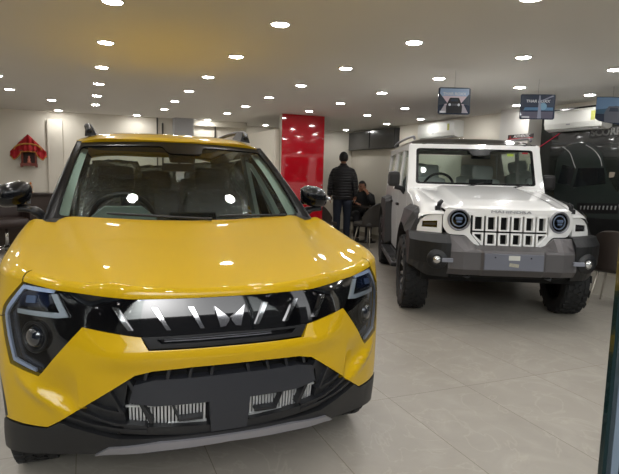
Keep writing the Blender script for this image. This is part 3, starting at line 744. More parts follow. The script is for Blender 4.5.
m=MB(); m.box((0,.14,.50),(1.1,.06,.06),bev=.02); m.box((0,.50,.47),(1.0,.6,.06)); m.box((0,.78,.40),(1.35,.10,.09),bev=.02); m.tube([(-.70,.76,.36),(-.3,.76,.33),(.3,.76,.34),(.70,.76,.36)],.028,8); m.build('chassis',DARKP,jp)
for sg in (-1,1): m=MB(); m.tube([(sg*.42,.16,.485),(sg*.38,.06,.475),(sg*.33,.16,.485)],.012,8); m.build('tow_hook',mat('hook_grey',(70,70,72),.5,.5),jp)
m=MB(); m.box((0,2.3,.46),(1.54,3.9,.14)); m.box((0,.80,.80),(.86,1.0,.5)); m.build('floor_pan',DARKP,jp)
# windscreen frame and glass
def Wj(u,v): # u -1..1 , v 0..1
    return ((.775-.015*v)*u,1.45+.20*v+.05*u*u,1.265+.50*v)
outer=rnd([(-1,0),(1,0),(1,1),(-1,1)],.07)
gl=rnd([(-.905,.105),(.905,.105),(.905,.955),(-.905,.955)],.06); gi=rnd([(-.865,.15),(.865,.15),(.865,.915),(.24,.915),(.21,.80),(-.05,.80),(-.08,.915),(-.865,.915)],.05)
patch('windscreen_frame',rnd([(-1.02,-.02),(1.02,-.02),(1.02,1.06),(-1.02,1.06)],.06),Wj,WHITE,jp,holes=[gl],step=.07,thick=.05,hint=(0,2.5,1.2))
patch('windscreen_border',gl,lambda u,v:tuple(Vector(Wj(u,v))+Vector((0,.004,0))),FRIT,jp,holes=[gi],step=.06,thick=.01,hint=(0,2.5,1.2))
patch('windscreen',gi,lambda u,v:tuple(Vector(Wj(u,v))+Vector((0,.006,0))),GLASS,jp,step=.12,thick=0,hint=(0,2.5,1.2))
m=MB()
for sg in (-1,1):
    m.add([(sg*.785,1.49,1.24),(sg*.785,1.62,1.20),(sg*.755,1.80,1.80),(sg*.77,1.70,1.795)],[[0,1,2,3]])
m.build('pillar',WHITE,jp)
cw=Patch(HT); cw.grid(lambda u,v:(.74*u,1.38+.10*v+.04*u*u,1.262+.012*v),list(np.linspace(-1,1,12)),[0,1]); cw.build('cowl',WHITE,jp)
for (a,b) in (((-.36,.02),(.10,.16)),((.32,.02),(.78,.15))):
    p0,p1=Vector(Wj(a[0]-.12,a[1]-.10)),Vector(Wj(*b)); m=MB(); q=p0.lerp(p1,.35)
    m.tube([tuple(p0+Vector((0,-.03,.0))),tuple(q+Vector((0,-.03,.006))),tuple(p1+Vector((0,-.022,.0)))],[.014,.011,.007],6); m.build('wiper',MBLACK,jp)
# roof
def Rj(x,y):
    k=abs(x)/.76; f=ss(1.66,1.95,y)
    return (x,y,1.80+.075*f-.055*k**6*f+.02*math.sin(PI*min(max((y-1.7)/2.6,0),1))*(1-k*k))
ro=[(0,1.67),(.6,1.69),(.74,1.72),(.76,1.85),(.76,4.20),(.70,4.27),(0,4.27)]
rj=patch('roof',sym(ro),Rj,mat('black_roof',(38,36,34),.14,.3,1.),jp,step=.06,thick=.06,hint=(0,2.6,1.0))
m=MB()
for sg in (-1,1):
    m.tube(crm([(sg*.70,1.80,1.86),(sg*.705,1.95,1.895),(sg*.70,3.0,1.915),(sg*.70,4.0,1.90),(sg*.70,4.15,1.86)],6),.016,8)
m.build('roof_rail',SILVER,jp)
tg=MB(); tg.box((0,4.33,.82),(1.52,.04,.80),bev=.01); tg.build('tailgate',WHITE,jp)
tg=MB(); tg.box((0,4.29,1.50),(1.40,.02,.52)); tg.build('rear_window',GLASS,jp)
tg=MB(); tg.box((0,4.33,.52),(1.74,.16,.22),bev=.03); tg.build('rear_bumper',CLAD,jp)
m=MB(); m.lathe([(.20,-.11),(.36,-.12),(.385,-.08),(.385,.08),(.36,.12),(.20,.11)],T(0,4.48,.95)@rotX(PI/2),36); m.build('spare_wheel',RUBBER,jp)
for sg in (-1,1):
    wheel(jp,'wheel',(.80*sg,.80,.39),sg,.39,.255,.245,6,True,ALLOY,30,turn=0)
    wheel(jp,'wheel',(.80*sg,3.65,.39),sg,.39,.255,.245,6,True,ALLOY,30)
# cabin
m=MB(); m.box((0,1.80,1.16),(1.46,.40,.22),bev=.04); jd=m.build('dashboard',DASH,jp)
m=MB(); m.box((-.36,1.66,1.30),(.36,.16,.07),bev=.02); m.box((.10,1.68,1.32),(.28,.02,.13),bev=.005); m.build('instrument_hood',MBLACK,jd)
m=MB(); M=T(-.36,1.93,1.27)@rotX(-1.2); m.tube([tuple(M@Vector((.185*math.cos(a),.185*math.sin(a),0))) for a in np.linspace(0,2*PI,36)[:-1]],.016,8,closed=True); m.lathe([(0,.02),(.06,.02),(.07,-.02)],M,16); m.build('steering_wheel',MBLACK,jp)
LW=mat('wrap_white',(240,246,244),.35,bump=30,bs=.6)
for x,y in ((-.37,2.30),(.37,2.30)): seat(jp,x,y,.67,LW,False)
for x in (-.4,.4): seat(jp,x,3.15,.70,LW,False)
m=MB(); m.box((.05,1.70,1.715),(.24,.08,.07),bev=.015); m.build('sensor_pod',mat('pod_black',(18,18,20)),jp)
m=MB(); m.box((.10,1.75,1.66),(.23,.03,.06),bev=.01); m.build('inner_mirror',mat('pod_black',(18,18,20)),jp)
# papers on the screen, top right
m=Patch((0,2.5,1.2))
m.add([(.50,.80),(.60,.80),(.60,.86),(.50,.86)],lambda u,v:tuple(Vector(Wj(u,v))+Vector((0,.012,0))),step=.2,thick=0); m.build('sticker',mat('sticker_lime',(200,215,80),.5),jp)
m=Patch((0,2.5,1.2)); m.add([(.74,.86),(.83,.86),(.83,.90),(.74,.90)],lambda u,v:tuple(Vector(Wj(u,v))+Vector((0,.012,0))),step=.2,thick=0); m.build('sticker',mat('sticker_red',(215,70,80),.5),jp)
hl_=MB(); hl_.box((0,2.95,1.775),(1.44,2.4,.02)); hl_.build('headlining',mat('headlining',(190,192,186),.9),jp)
# ================================================================== ROOM
CE=2.387
def nodes(m): return m.node_tree.nodes,m.node_tree.links
# floor: 0.6 x 1.2 m polished stone-look tiles
def floor_mat():
    m=bpy.data.materials.new('floor_tiles'); m.use_nodes=True; N,L=nodes(m); b=N['Principled BSDF']
    tc=N.new('ShaderNodeTexCoord'); mp=N.new('ShaderNodeMapping'); mp.inputs['Location'].default_value=(-1.755,-2.83,0)
    L.new(tc.outputs['Object'],mp.inputs[0])
    sep=N.new('ShaderNodeSeparateXYZ'); L.new(mp.outputs[0],sep.inputs[0])
    def seam(o,per,w):
        a=N.new('ShaderNodeMath');a.operation='DIVIDE';a.inputs[1].default_value=per;L.new(sep.outputs[o],a.inputs[0])
        f=N.new('ShaderNodeMath');f.operation='FRACT';L.new(a.outputs[0],f.inputs[0])
        c=N.new('ShaderNodeMath');c.operation='SUBTRACT';c.inputs[1].default_value=.5;L.new(f.outputs[0],c.inputs[0])
        d=N.new('ShaderNodeMath');d.operation='ABSOLUTE';L.new(c.outputs[0],d.inputs[0])
        g=N.new('ShaderNodeMath');g.operation='GREATER_THAN';g.inputs[1].default_value=.5-w/per;L.new(d.outputs[0],g.inputs[0])
        fl=N.new('ShaderNodeMath');fl.operation='FLOOR';L.new(a.outputs[0],fl.inputs[0])
        return g,fl
    s1,f1=seam('X',.6085,.0022); s2,f2=seam('Y',1.217,.0022)
    mx=N.new('ShaderNodeMath');mx.operation='MAXIMUM';L.new(s1.outputs[0],mx.inputs[0]);L.new(s2.outputs[0],mx.inputs[1])
    # per tile offset for veining
    cb=N.new('ShaderNodeCombineXYZ');L.new(f1.outputs[0],cb.inputs[0]);L.new(f2.outputs[0],cb.inputs[1])
    wn=N.new('ShaderNodeTexWhiteNoise');wn.noise_dimensions='3D';L.new(cb.outputs[0],wn.inputs['Vector'])
    sc=N.new('ShaderNodeVectorMath');sc.operation='SCALE';sc.inputs['Scale'].default_value=7;L.new(wn.outputs['Color'],sc.inputs[0])
    ad=N.new('ShaderNodeVectorMath');ad.operation='ADD';L.new(mp.outputs[0],ad.inputs[0]);L.new(sc.outputs[0],ad.inputs[1])
    n1=N.new('ShaderNodeTexNoise');n1.inputs['Scale'].default_value=2.6;n1.inputs['Detail'].default_value=8;n1.inputs['Roughness'].default_value=.62;n1.inputs['Distortion'].default_value=1.2;L.new(ad.outputs[0],n1.inputs['Vector'])
    cr=N.new('ShaderNodeValToRGB');cr.color_ramp.elements[0].position=.30;cr.color_ramp.elements[0].color=(*lin((143,137,128)),1)
    cr.color_ramp.elements[1].position=.72;cr.color_ramp.elements[1].color=(*lin((157,151,142)),1)
    e=cr.color_ramp.elements.new(.52);e.color=(*lin((148,142,133)),1);L.new(n1.outputs['Fac'],cr.inputs[0])
    n2=N.new('ShaderNodeTexNoise');n2.inputs['Scale'].default_value=1.7;n2.inputs['Detail'].default_value=6;n2.inputs['Distortion'].default_value=2.5;L.new(ad.outputs[0],n2.inputs['Vector'])
    vr=N.new('ShaderNodeValToRGB');
    for i,(p,c) in enumerate(((.485,0),(.505,1),(.525,0))):
        el=vr.color_ramp.elements[i] if i<2 else vr.color_ramp.elements.new(p)
        el.position=p; el.color=(c*.35,c*.35,c*.35,1)
    L.new(n2.outputs['Fac'],vr.inputs[0])
    m1=N.new('ShaderNodeMix');m1.data_type='RGBA';m1.inputs[7].default_value=(*lin((172,165,154)),1);L.new(vr.outputs[0],m1.inputs[0]);L.new(cr.outputs[0],m1.inputs[6])
    m2=N.new('ShaderNodeMix');m2.data_type='RGBA';m2.inputs[7].default_value=(*lin((112,104,90)),1);L.new(mx.outputs[0],m2.inputs[0]);L.new(m1.outputs[2],m2.inputs[6])
    L.new(m2.outputs[2],b.inputs['Base Color']); b.inputs['Roughness'].default_value=.38; b.inputs['Specular IOR Level'].default_value=.35
    bp=N.new('ShaderNodeBump');bp.inputs['Strength'].default_value=.25;bp.inputs['Distance'].default_value=.002;bp.invert=True;L.new(mx.outputs[0],bp.inputs['Height']);L.new(bp.outputs[0],b.inputs['Normal'])
    return m
WALLM=mat('wall_paint',(214,208,194),.7,var=(1.2,(209,203,189)))
CEILM=mat('ceiling_paint',(222,219,213),.85,var=(.8,(216,213,207)))
WARMW=mat('cream_panel',(208,202,188),.5)
GREYW=mat('grey_panel',(172,172,174),.5)
def struct(name,m_,b): return setp(b.build(name,m_),kind='structure')
X0,X1,Y0,Y1,Y2=-5.,5.85,.75,10.85,11.55
def quad(name,pts,m_,th=None):
    b=MB(); b.add(pts,[[0,1,2,3]]); return setp(b.build(name,m_,fix=False),kind='structure')
b=MB(); b.box(((X0+X1)/2,(Y0+Y2)/2+.05,-.05),(X1-X0+.4,Y2-Y0+.5,.10)); struct('floor',floor_mat(),b)
b=MB(); b.box(((X0+X1)/2,(Y0+Y2)/2,CE+.05),(X1-X0+.4,Y2-Y0+.3,.10)); struct('ceiling',CEILM,b)
b=MB(); b.box((X1+.06,(Y0+Y2)/2,CE/2),(.12,Y2-Y0,CE)); struct('wall_right',WALLM,b)
b=MB(); b.box((X0-.06,(Y0+Y2)/2,CE/2),(.12,Y2-Y0,CE)); struct('wall_left',WALLM,b)
b=MB(); b.box(((X0+3.05)/2,Y1+.06,CE/2),(3.05-X0,.12,CE)); struct('wall_back',WALLM,b)
b=MB(); b.box(((3.05+X1)/2,Y2+.06,CE/2),(X1-3.05,.12,CE)); b.box((3.05,(Y1+Y2)/2+.06,CE/2),(.1,Y2-Y1,CE)); struct('wall_far',WALLM,b)
b=MB(); b.box((3.03,9.83,1.065),(.10,2.03,2.13)); struct('wall_partition',WARMW,b)
# red glass clad column
b=MB(); b.box((3.46,8.78,CE/2),(.74,.16,CE-.002)); struct('wall_column',WALLM,b)
REDM=mat('red_glass',(165,14,28),.07,0,1.)
rp=thing('wall_panel','tall glossy red glass wall panel reaching the ceiling','wall panel',(3.44,8.69,0))
b=MB(); b.box((.02,0,CE/2),(.78,.018,CE-.004),bev=.002); b.build('red_glass_sheet',REDM,rp)
b=MB()
for x in (-.34,.38):
    for z in (.35,1.2,2.0): b.lathe([(.012,0),(.012,.008),(.006,.012)],T(x,-.009,z)@rotX(PI/2),14)
b.build('fixing_stud',CHROME,rp)
# left back wall details
b=MB(); b.box((-.48,10.82,1.12),(.25,.05,2.24),bev=.004); struct('trim_1',WARMW,b)
b=MB(); b.box((1.30,10.835,CE/2),(.022,.03,CE-.002)); b.box((1.40,10.835,1.15),(.03,.03,2.28)); struct('trim_2',mat('dark_mullion',(58,55,50),.5),b)
b=MB(); b.box((1.77,10.72,CE/2),(.36,.25,CE-.002)); struct('trim_3',GREYW,b)
b=MB(); b.box((2.42,10.835,1.15),(.02,.03,2.28)); struct('trim_4',mat('dark_mullion',(58,55,50)),b)
b=MB(); b.box((2.42,10.80,2.33),(1.22,.10,.11)); struct('trim_5',WALLM,b)
b=MB(); b.box((5.735,6.07,CE/2),(.23,.56,CE-.002)); struct('trim_6',mat('pillar_paint',(206,203,196),.6),b)
b=MB(); b.box((X1-.006,9.0,.05),(.012,5.0,.10)); struct('baseboard_right',mat('skirting',(150,142,128),.5),b)
b=MB(); b.box((4.45,Y2-.006,.05),(2.75,.012,.10)); struct('baseboard_far',mat('skirting',(150,142,128)),b)
b=MB(); b.box(((X0+3.0)/2,Y1-.006,.05),(3.0-X0,.012,.10)); struct('baseboard_back',mat('skirting',(150,142,128)),b)
b=MB(); b.box((X1-.006,3.2,.13),(.012,4.9,.26)); struct('baseboard_side',mat('pale_skirting',(196,190,178),.4),b)
# glass shop front
SF_=mat('shopfront_steel',(120,134,146),.3,.8)
GE=glassmat('shopfront_glass',(.93,.96,.95),.0)
EDGE=mat('glass_edge_green',(6,30,30),.15,0,1.,.6)
b=MB(); b.box(((X0+X1)/2,.72,CE-.10),(X1-X0,.10,.24)); struct('trim_7',SF_,b)
def gpanel(name,x0,x1,n):
    g=MB(); g.box(((x0+x1)/2,.72,1.13),(x1-x0-.012,.010,2.24)); w=struct(name,GE,g)
    return w
gpanel('window_1',X0,-2.6,1); gpanel('window_2',-2.6,-.45,2)
gpanel('window_4',2.6,X1,3)
# hinged glass door standing open at the right edge of the view
DX,DY,DA=.993,.752,math.radians(-12)
dr=setp(bpy.data.objects.new('door_1',None),kind='structure'); COL.objects.link(dr); dr.location=(DX,DY,0); dr.rotation_euler=(0,0,DA)
b=MB(); b.box((.62,0,1.12),(1.22,.012,2.20)); b.build('door_glass',GE,dr)
b=MB(); b.box((.004,0,1.12),(.009,.0125,2.20)); b.build('glass_edge',EDGE,dr)
b=MB(); b.box((.028,-.001,1.12),(.018,.014,2.20)); b.build('edge_seal',mat('seal_grey',(112,126,138),.3,.2),dr)
b=MB(); b.tube([(.085,-.06,.25),(.085,-.06,1.9)],.016,12)
for z in (.35,1.8): b.tube([(.085,-.06,z),(.085,.02,z)],.010,8)
b.build('door_handle',mat('brushed_steel',(172,176,182),.3,.9,bump=40,bs=.2),dr)
b=MB(); b.box((.62,0,.05),(1.20,.03,.09)); b.build('bottom_rail',SF_,dr)
# ceiling lights
LAMPM=bpy.data.materials.new('lamp_diffuser'); LAMPM.use_nodes=True
_b=LAMPM.node_tree.nodes['Principled BSDF']; _b.inputs['Base Color'].default_value=(.9,.9,.88,1); _b.inputs['Emission Color'].default_value=(1,.985,.97,1); _b.inputs['Emission Strength'].default_value=LAMP
RIM_=mat('lamp_rim',(210,208,200),.4)
lt=None; U0,V0=.1732,3.5154
spots=[]
for i in range(-4,6):
    for j in range(-2,6):
        spots.append((U0+i*1.0439,V0+j*1.1373))
spots=[(x,y) for x,y in spots if X0+.2<x<X1-.2 and y>.9 and y<9.4 and not (y>8.4 and 2.9<x<5.)]
spots=[p for p in spots if not (p[0]<.0 and p[1]>8.3)]
spots+=[(-.43,8.98),(-.41,10.55),(.90,10.55),(2.22,10.6),(3.52,11.0),(5.40,11.0),(.93,9.18),(5.41,9.27)]
sp2=[]
for p in spots:
    if all(math.hypot(p[0]-q[0],p[1]-q[1])>.45 for q in sp2): sp2.append(p)
for (x,y) in sp2:
    if lt is None:
        lt=thing('ceiling_light','round recessed white ceiling downlight, switched on','ceiling light',(x,y,CE),0,'recessed ceiling downlights')
        m_=MB(); m_.lathe([(.070,0),(.070,-.006),(.060,-.009),(.055,-.004),(.055,.0)],None,28,cap=False); m_.build('lamp_rim',RIM_,lt)
        m_=MB(); m_.lathe([(.056,-.003),(.054,-.007),(.044,-.011),(.022,-.013),(0,-.014)],None,24,cap=False); m_.build('lamp_diffuser',LAMPM,lt)
        for c in lt.children: c.location=(0,0,0)
    else: dup(lt,(x,y,CE))
for o in [o for o in COL.objects if o.name.startswith('ceiling_light')]:
    i=(o.location.x-U0)/1.0439; j=(o.location.y-V0)/1.1373
    x_,y_=o.location.x,o.location.y
    o['label']='round recessed white ceiling downlight, switched on'

# ---- things on the right wall
DGS=mat('dark_screen',(46,46,46),.22,0,.6)
for k,(y0,y1) in enumerate(((10.50,11.50),(9.46,10.48))):
    c=thing('wall_cabinet',['dark grey wall cabinet under the ceiling, in the far corner','dark grey wall cabinet under the ceiling, nearer of the pair'][k],'cabinet',(5.85,(y0+y1)/2,1.95),0,'dark cabinets high on the wall')
    m_=MB(); m_.box((-.055,0,.205),(.11,y1-y0-.01,.40)); m_.build('body',mat('cabinet_body',(40,40,40),.5),c)
    m_=MB(); m_.box((-.117,0,.205),(.014,y1-y0-.02,.39),bev=.003); m_.build('door',DGS,c)
def aircon(y0,y1,z0,z1,label):
    a=thing('air_conditioner',label,'air conditioner',(5.85,(y0+y1)/2,z0),0,'white split air conditioners')
    w=y1-y0;h=z1-z0; prof=[(0,0.02),(-.10,0),(-.185,.035),(-.205,.10),(-.20,h-.03),(-.17,h),(0,h)]
    m_=MB(); m_.prism(prof,-w/2,w/2,'y'); m_.build('body',mat('ac_white',(222,222,216),.35,0,.4),a)
    m_=MB(); m_.box((-.150,0,.022),(.075,w*.9,.012),(0,-.35,0)); m_.build('air_flap',mat('ac_grey',(150,150,148),.4),a)
    m_=MB(); m_.box((-.205,-w*.36,h*.62),(.004,.055,.11)); m_.build('energy_label',mat('label_yellow',(206,200,110),.6,var=(40,(150,160,80))),a)
    m_=MB(); m_.box((-.2065,w*.05,h*.3),(.003,.06,.012)); m_.build('maker_badge',SILVER,a)
    return a
aircon(7.47,8.52,2.06,2.34,'white split air conditioner high behind the off-road SUV roof')
a2=aircon(4.68,5.55,2.02,2.285,'white split air conditioner above the dark wall poster')
# dark glossy wall graphic with an SUV printed on it, all in its own surface
ps=thing('wall_poster','large dark glossy wall poster showing a black SUV head-on','poster',(5.84,3.45,0))
m_=MB(); m_.box((0,0,1.32),(.016,4.64,2.02)); m_.build('backing',mat('poster_black',(20,20,21),.22,0,.5,var=(1.3,(30,36,30))),ps)
def flat(name,poly,m,x=-.009,th=.0012,parent=ps):
    b=MB(); b.prism(poly,x-th,x,'x'); return b.build(name,m,parent)
# poster y is local: world y - 3.45 ; printed SUV centred near world y 4.9
PY=lambda y:y-3.45
pb=mat('print_body',(28,36,33),.3,0,.5); pw=mat('print_window',(16,19,22),.2,0,.5); pc=mat('print_chrome',(150,150,148),.4); pk=mat('print_black',(7,7,8),.3); pg=mat('print_green',(34,44,34),.4); pr2=mat('print_brown',(34,27,24),.4)
flat('printed_ground',[(PY(5.76),.32),(PY(1.2),.32),(PY(1.2),1.08),(PY(5.76),1.02)],pr2,-.0085)
flat('printed_hills',[(PY(4.6),1.05),(PY(1.2),1.05),(PY(1.2),1.85),(PY(3.6),1.8),(PY(4.4),1.6)],pg,-.0085)
bd=[(5.42,1.06),(5.50,1.33),(5.455,1.69),(5.31,1.84),(5.15,1.885),(4.97,1.88),(4.79,1.75),(4.68,1.47),(4.56,1.30),(4.40,1.17),(4.38,.62),(5.36,.60)]
flat('printed_body',[(PY(a),b) for a,b in bd],pb,-.0098)
flat('printed_screen',[(PY(a),b) for a,b in [(5.11,1.555),(4.74,1.56),(4.69,1.37),(5.17,1.31)]],pw,-.0110)
flat('printed_side_glass',[(PY(a),b) for a,b in [(5.21,1.33),(5.16,1.56),(5.36,1.60),(5.42,1.36)]],pw,-.0110)
for pth in ([(5.379,1.832),(5.259,1.751),(5.182,1.609),(5.150,1.555)],[(5.024,1.845),(4.901,1.779),(4.806,1.679),(4.769,1.582)]):
    m_=MB(); m_.tube(crm([(-.0115,PY(a),b) for a,b in pth],6),.006,6,flat=1.); m_.build('printed_roof_rail',pc,ps)
for a in (5.24,4.38):
    flat('printed_lamp',[(PY(a+dy),z) for dy,z in rnd([(.13,1.135),(-.11,1.085),(-.11,1.03),(.09,1.04)],.02)],mat('print_lamp',(96,98,98),.4),-.0112)
    flat('printed_lamp_eye',circ(PY(a+.05),1.085,.022,12),pk,-.0120); flat('printed_lamp_eye',circ(PY(a-.04),1.065,.020,12),pk,-.0120)
flat('printed_grille',[(PY(y),z) for y,z in [(5.09,1.115),(5.07,.98),(4.50,1.02),(4.50,1.14)]],pk,-.0112)
for k in range(10):
    y=5.03-k*.054; z=1.08+.0035*k; flat('printed_slat',[(PY(y),z),(PY(y)-.022,z),(PY(y)-.012,z-.05),(PY(y)+.002,z-.045)],pc,-.0120)
flat('printed_mirror',[(PY(y),z) for y,z in rnd([(4.66,1.44),(4.66,1.51),(4.58,1.51),(4.59,1.45)],.015)],mat('print_mirror',(140,130,116),.4),-.0112)
flat('printed_bumper',[(PY(5.34),.93),(PY(4.42),.95),(PY(4.42),.66),(PY(5.30),.66)],pk,-.0105)
ne=MB(); ne.tube([(5.825,5.775,1.845),(5.825,5.45,2.01)],.0035,8); setp(ne.build('neon_strip',mat('neon_red',(180,30,60),.4,emis=(255,40,80),es=.2)),'thin red diagonal light strip beside the white pillar','light strip')
# SCORPIO lettering standing on the poster
sg_=thing('wall_lettering','silver raised lettering reading SCORPIO above the printed black SUV','sign',(5.815,4.93,1.985))
m_=MB(); m_.box((0,-.36,0),(.012,.80,.115)); m_.build('backing_plate',mat('letter_plate',(66,66,66),.5),sg_)
text('letters','SCORPIO',.115,mat('letter_silver',(120,120,118),.4,.2),T(-.012,.015,0)@rotZ(-PI/2)@rotX(PI/2),sg_,.006,bold=.003,align='LEFT',sx=1.18)
# small black and red sign on the pillar
sb=thing('pillar_sign','small black sign with red underline on the white pillar','sign',(5.608,5.92,1.985),0)
m_=MB(); m_.box((0,0,0),(.012,.47,.062)); m_.build('board',mat('sign_black',(18,16,16),.4),sb)
m_=MB(); m_.box((-.007,0,-.026),(.004,.47,.010)); m_.build('red_line',mat('sign_red',(190,24,34),.5),sb)
text('letters','AUTHENTIC',.052,mat('sign_white',(225,222,220),.5),T(-.008,-.03,.004)@rotZ(-PI/2)@rotX(PI/2),sb,.001,shear=.25,sx=1.05)
m_=MB(); m_.lathe([(.012,0),(0,.003)],T(-.006,.19,.002)@rotY(-PI/2),12); m_.build('sign_dot',mat('sign_red',(190,24,34)),sb)

# ---- hanging signs
def hsign(loc,rz,w,h,label,style,top):
    s=thing('hanging_sign',label,'sign',loc,rz,'square picture boards hung from the ceiling')
    o=rnd([(-w/2,0),(w/2,0),(w/2,h),(-w/2,h)],.02)
    if style==3: o=[(-w/2,h*.25),(-w/2+.05,0.05),(w/2,0),(w/2,h),(-w/2,h)]
    def F(name,poly,m,d=0.,th=.0015): b=MB(); b.prism(poly,-d-th,-d,'y'); return b.build(name,m,s)
    b=MB(); b.prism(o,-.004,.004,'y'); b.build('board',mat('board_night',(38,48,68),.25,0,.5),s)
    b=MB(); b.tube([(0,0,h),(0,0,top)],.0016,5); b.build('cord',mat('cord',(150,148,142),.6),s)
    sky=mat('print_sky',(150,174,206),.3); pink=mat('print_pink',(206,186,196),.3); navy=mat('print_navy',(42,52,66),.3); blk=mat('print_car',(22,22,27),.3); rd=mat('print_road',(160,156,166),.35); wt=mat('print_white',(206,210,216),.4); bl=mat('print_blue',(80,122,160),.35)
    if style==1:
        F('printed_sky',[(-w*.46,h*.62),(w*.46,h*.62),(w*.44,h*.96),(-w*.44,h*.96)],sky,.004)
        F('printed_haze',rnd([(-w*.36,h*.36),(w*.36,h*.36),(w*.42,h*.68),(-w*.42,h*.68)],.03),pink,.0052)
        F('printed_valley',[(-w*.48,h*.34),(-w*.20,h*.40),(-w*.46,h*.78)],navy,.0064); F('printed_valley',[(w*.48,h*.34),(w*.20,h*.40),(w*.46,h*.78)],navy,.0064)
        F('printed_road',[(-w*.44,h*.06),(w*.44,h*.06),(w*.30,h*.36),(-w*.30,h*.36)],rd,.0052)
        F('printed_car',rnd([(-w*.24,h*.04),(w*.24,h*.04),(w*.25,h*.30),(w*.20,h*.46),(w*.14,h*.62),(-w*.14,h*.62),(-w*.20,h*.46),(-w*.25,h*.30)],.01),blk,.0076)
        F('printed_screen',[(-w*.12,h*.48),(w*.12,h*.48),(w*.10,h*.58),(-w*.10,h*.58)],mat('print_glass',(66,74,88),.2),.0090)
        for x in (-.14,.14): F('printed_lamp',circ(w*x,h*.36,.012,12),wt,.0090)
        for k in range(6): F('printed_slot',[(w*(-.075+.028*k),h*.32),(w*(-.06+.028*k),h*.32),(w*(-.06+.028*k),h*.40),(w*(-.075+.028*k),h*.40)],mat('print_slot',(96,98,108),.4),.0090)
        F('printed_mark',[(-w*.44,h*.05),(-w*.26,h*.05),(-w*.26,h*.12),(-w*.44,h*.12)],wt,.0090)
        text('letters','THAR ROXX',.034,wt,T(0,-.006,h*.76)@rotX(PI/2),s,.0006,bold=.001,sx=1.1)
    elif style==2:
        F('printed_sky',[(-w*.47,h*.5),(w*.47,h*.5),(w*.47,h*.97),(-w*.47,h*.97)],mat('print_dusk',(62,70,88),.25),.004)
        F('printed_water',[(-w*.40,h*.36),(w*.45,h*.36),(w*.45,h*.48),(-w*.36,h*.48)],bl,.0052)
        F('printed_glow',circ(w*.16,h*.52,.035,18),mat('print_glow',(120,162,190),.3),.0064)
        F('printed_beam',[(w*.01,h*.04),(w*.12,h*.04),(w*.07,h*.95),(w*.03,h*.95)],mat('print_beam',(140,146,166),.35),.0070)
        F('printed_ray',[(w*.10,h*.76),(w*.42,h*.96),(w*.45,h*.92),(w*.12,h*.73)],mat('print_beam',(140,146,166)),.0070)
        F('printed_ground',[(-w*.45,h*.04),(w*.45,h*.04),(w*.45,h*.32),(-w*.45,h*.30)],mat('print_ground',(88,86,104),.3),.0052)
        F('printed_mark',[(-w*.44,h*.05),(-w*.22,h*.05),(-w*.22,h*.12),(-w*.44,h*.12)],wt,.0090)
        text('letters','THAR ROXX',.036,wt,T(0,-.0075,h*.72)@rotX(PI/2),s,.0006,bold=.001,shear=.2,sx=1.1)
    else:
        F('printed_sky',[(-w*.5,h*.45),(w*.5,h*.45),(w*.5,h*.98),(-w*.5,h*.98)],mat('print_day',(108,138,172),.25),.004)
        F('printed_hills',[(-w*.5,h*.42),(w*.5,h*.40),(w*.5,h*.62),(w*.1,h*.70),(-w*.2,h*.60),(-w*.5,h*.56)],mat('print_hill',(52,84,108),.3),.0052)
        F('printed_car',rnd([(-w*.22,h*.12),(w*.30,h*.12),(w*.32,h*.45),(w*.20,h*.68),(-w*.12,h*.68),(-w*.24,h*.45)],.012),mat('print_greycar',(84,88,98),.3),.0064)
        F('printed_screen',[(-w*.10,h*.50),(w*.20,h*.50),(w*.16,h*.63),(-w*.07,h*.63)],mat('print_glass',(66,74,88)),.0076)
    return s
hsign((HS1[0],HS1[1],HS1[2]),-.40,HS1[3],HS1[4],'square hanging sign picturing a car driving head-on, left of three',1,HS1[5])
hsign((HS2[0],HS2[1],HS2[2]),-.50,HS2[3],HS2[4],'dark blue hanging sign with light streaks, above the white pillar',2,HS2[5])
hsign((HS3[0],HS3[1],HS3[2]),-.45,HS3[3],HS3[4],'blue sky hanging sign cut by the right edge of view',3,HS3[5])
# ================================================================== FURNITURE
BROWN=mat('brown_leather',(50,41,36),.5,0,.1,bump=80,bs=.1)
DGREY=mat('dark_grey_leather',(60,57,54),.5,bump=80,bs=.1)
LEGM=mat('chair_leg_steel',(196,188,176),.3,.6)
WOODD=mat('dark_wood',(44,30,24),.35,0,.3,var=(6,(30,20,16)))
def shell_chair(name,label,loc,rz,m,group):
    """tub chair, local -y is the front"""
    t=thing(name,label,'chair',loc,rz,group)
    s=MB()
    b,M=cushion((0,-.02,.44),(.46,.46,.10)); s.bm(b,M,True); s.build('seat',m,t)
    bk=Patch((0,-.1,.5))
    def B(a,z):  # wrap-around back shell
        k=abs(a)/1.25; top=.86-.20*k**2.2; zz=.44+(top-.44)*z; r=.235+.035*z
        return (r*math.sin(a)*1.05,.02+(r+.02*z)*math.cos(a)*(1.0) ,zz)
    bk.grid(B,list(np.linspace(-1.45,1.45,26)),list(np.linspace(0,1,10)))
    def Bi(a,z): p=B(a,z); return (p[0]*.86,.02+(p[1]-.02)*.86,p[2])
    bk.hint=(0,1.5,.5); bk.grid(Bi,list(np.linspace(-1.45,1.45,26)),list(np.linspace(0,1,10)))
    # top and end caps
    bk.hint=(0,0,-1); bk.grid(lambda a,k:tuple(Vector(B(a,1)).lerp(Vector(Bi(a,1)),k)+Vector((0,0,.012*math.sin(PI*k)))),list(np.linspace(-1.45,1.45,26)),[0,.5,1])
    bk.build('backrest',m,t)
    for sx in(-1,1):
        for sy_ in(-1,1):
            l=MB(); l.tube([(sx*.15,sy_*.15,.40),(sx*.22,sy_*.22,0)],[.014,.010],8); l.build('leg',LEGM,t)
    return t
c1=shell_chair('tub_chair','dark grey tub chair with pale legs, standing between the man and the white SUV',(5.14,9.30,0),PI+.35,DGREY,'tub chairs')
def fix(o,l): o['label']=l; return o
def cchair(loc,rz,l,m=None):
    c=dup(c1,loc,rz,l); return c
cchair((5.50,10.42,0),-.35,'dark grey tub chair the seated man is sitting on')
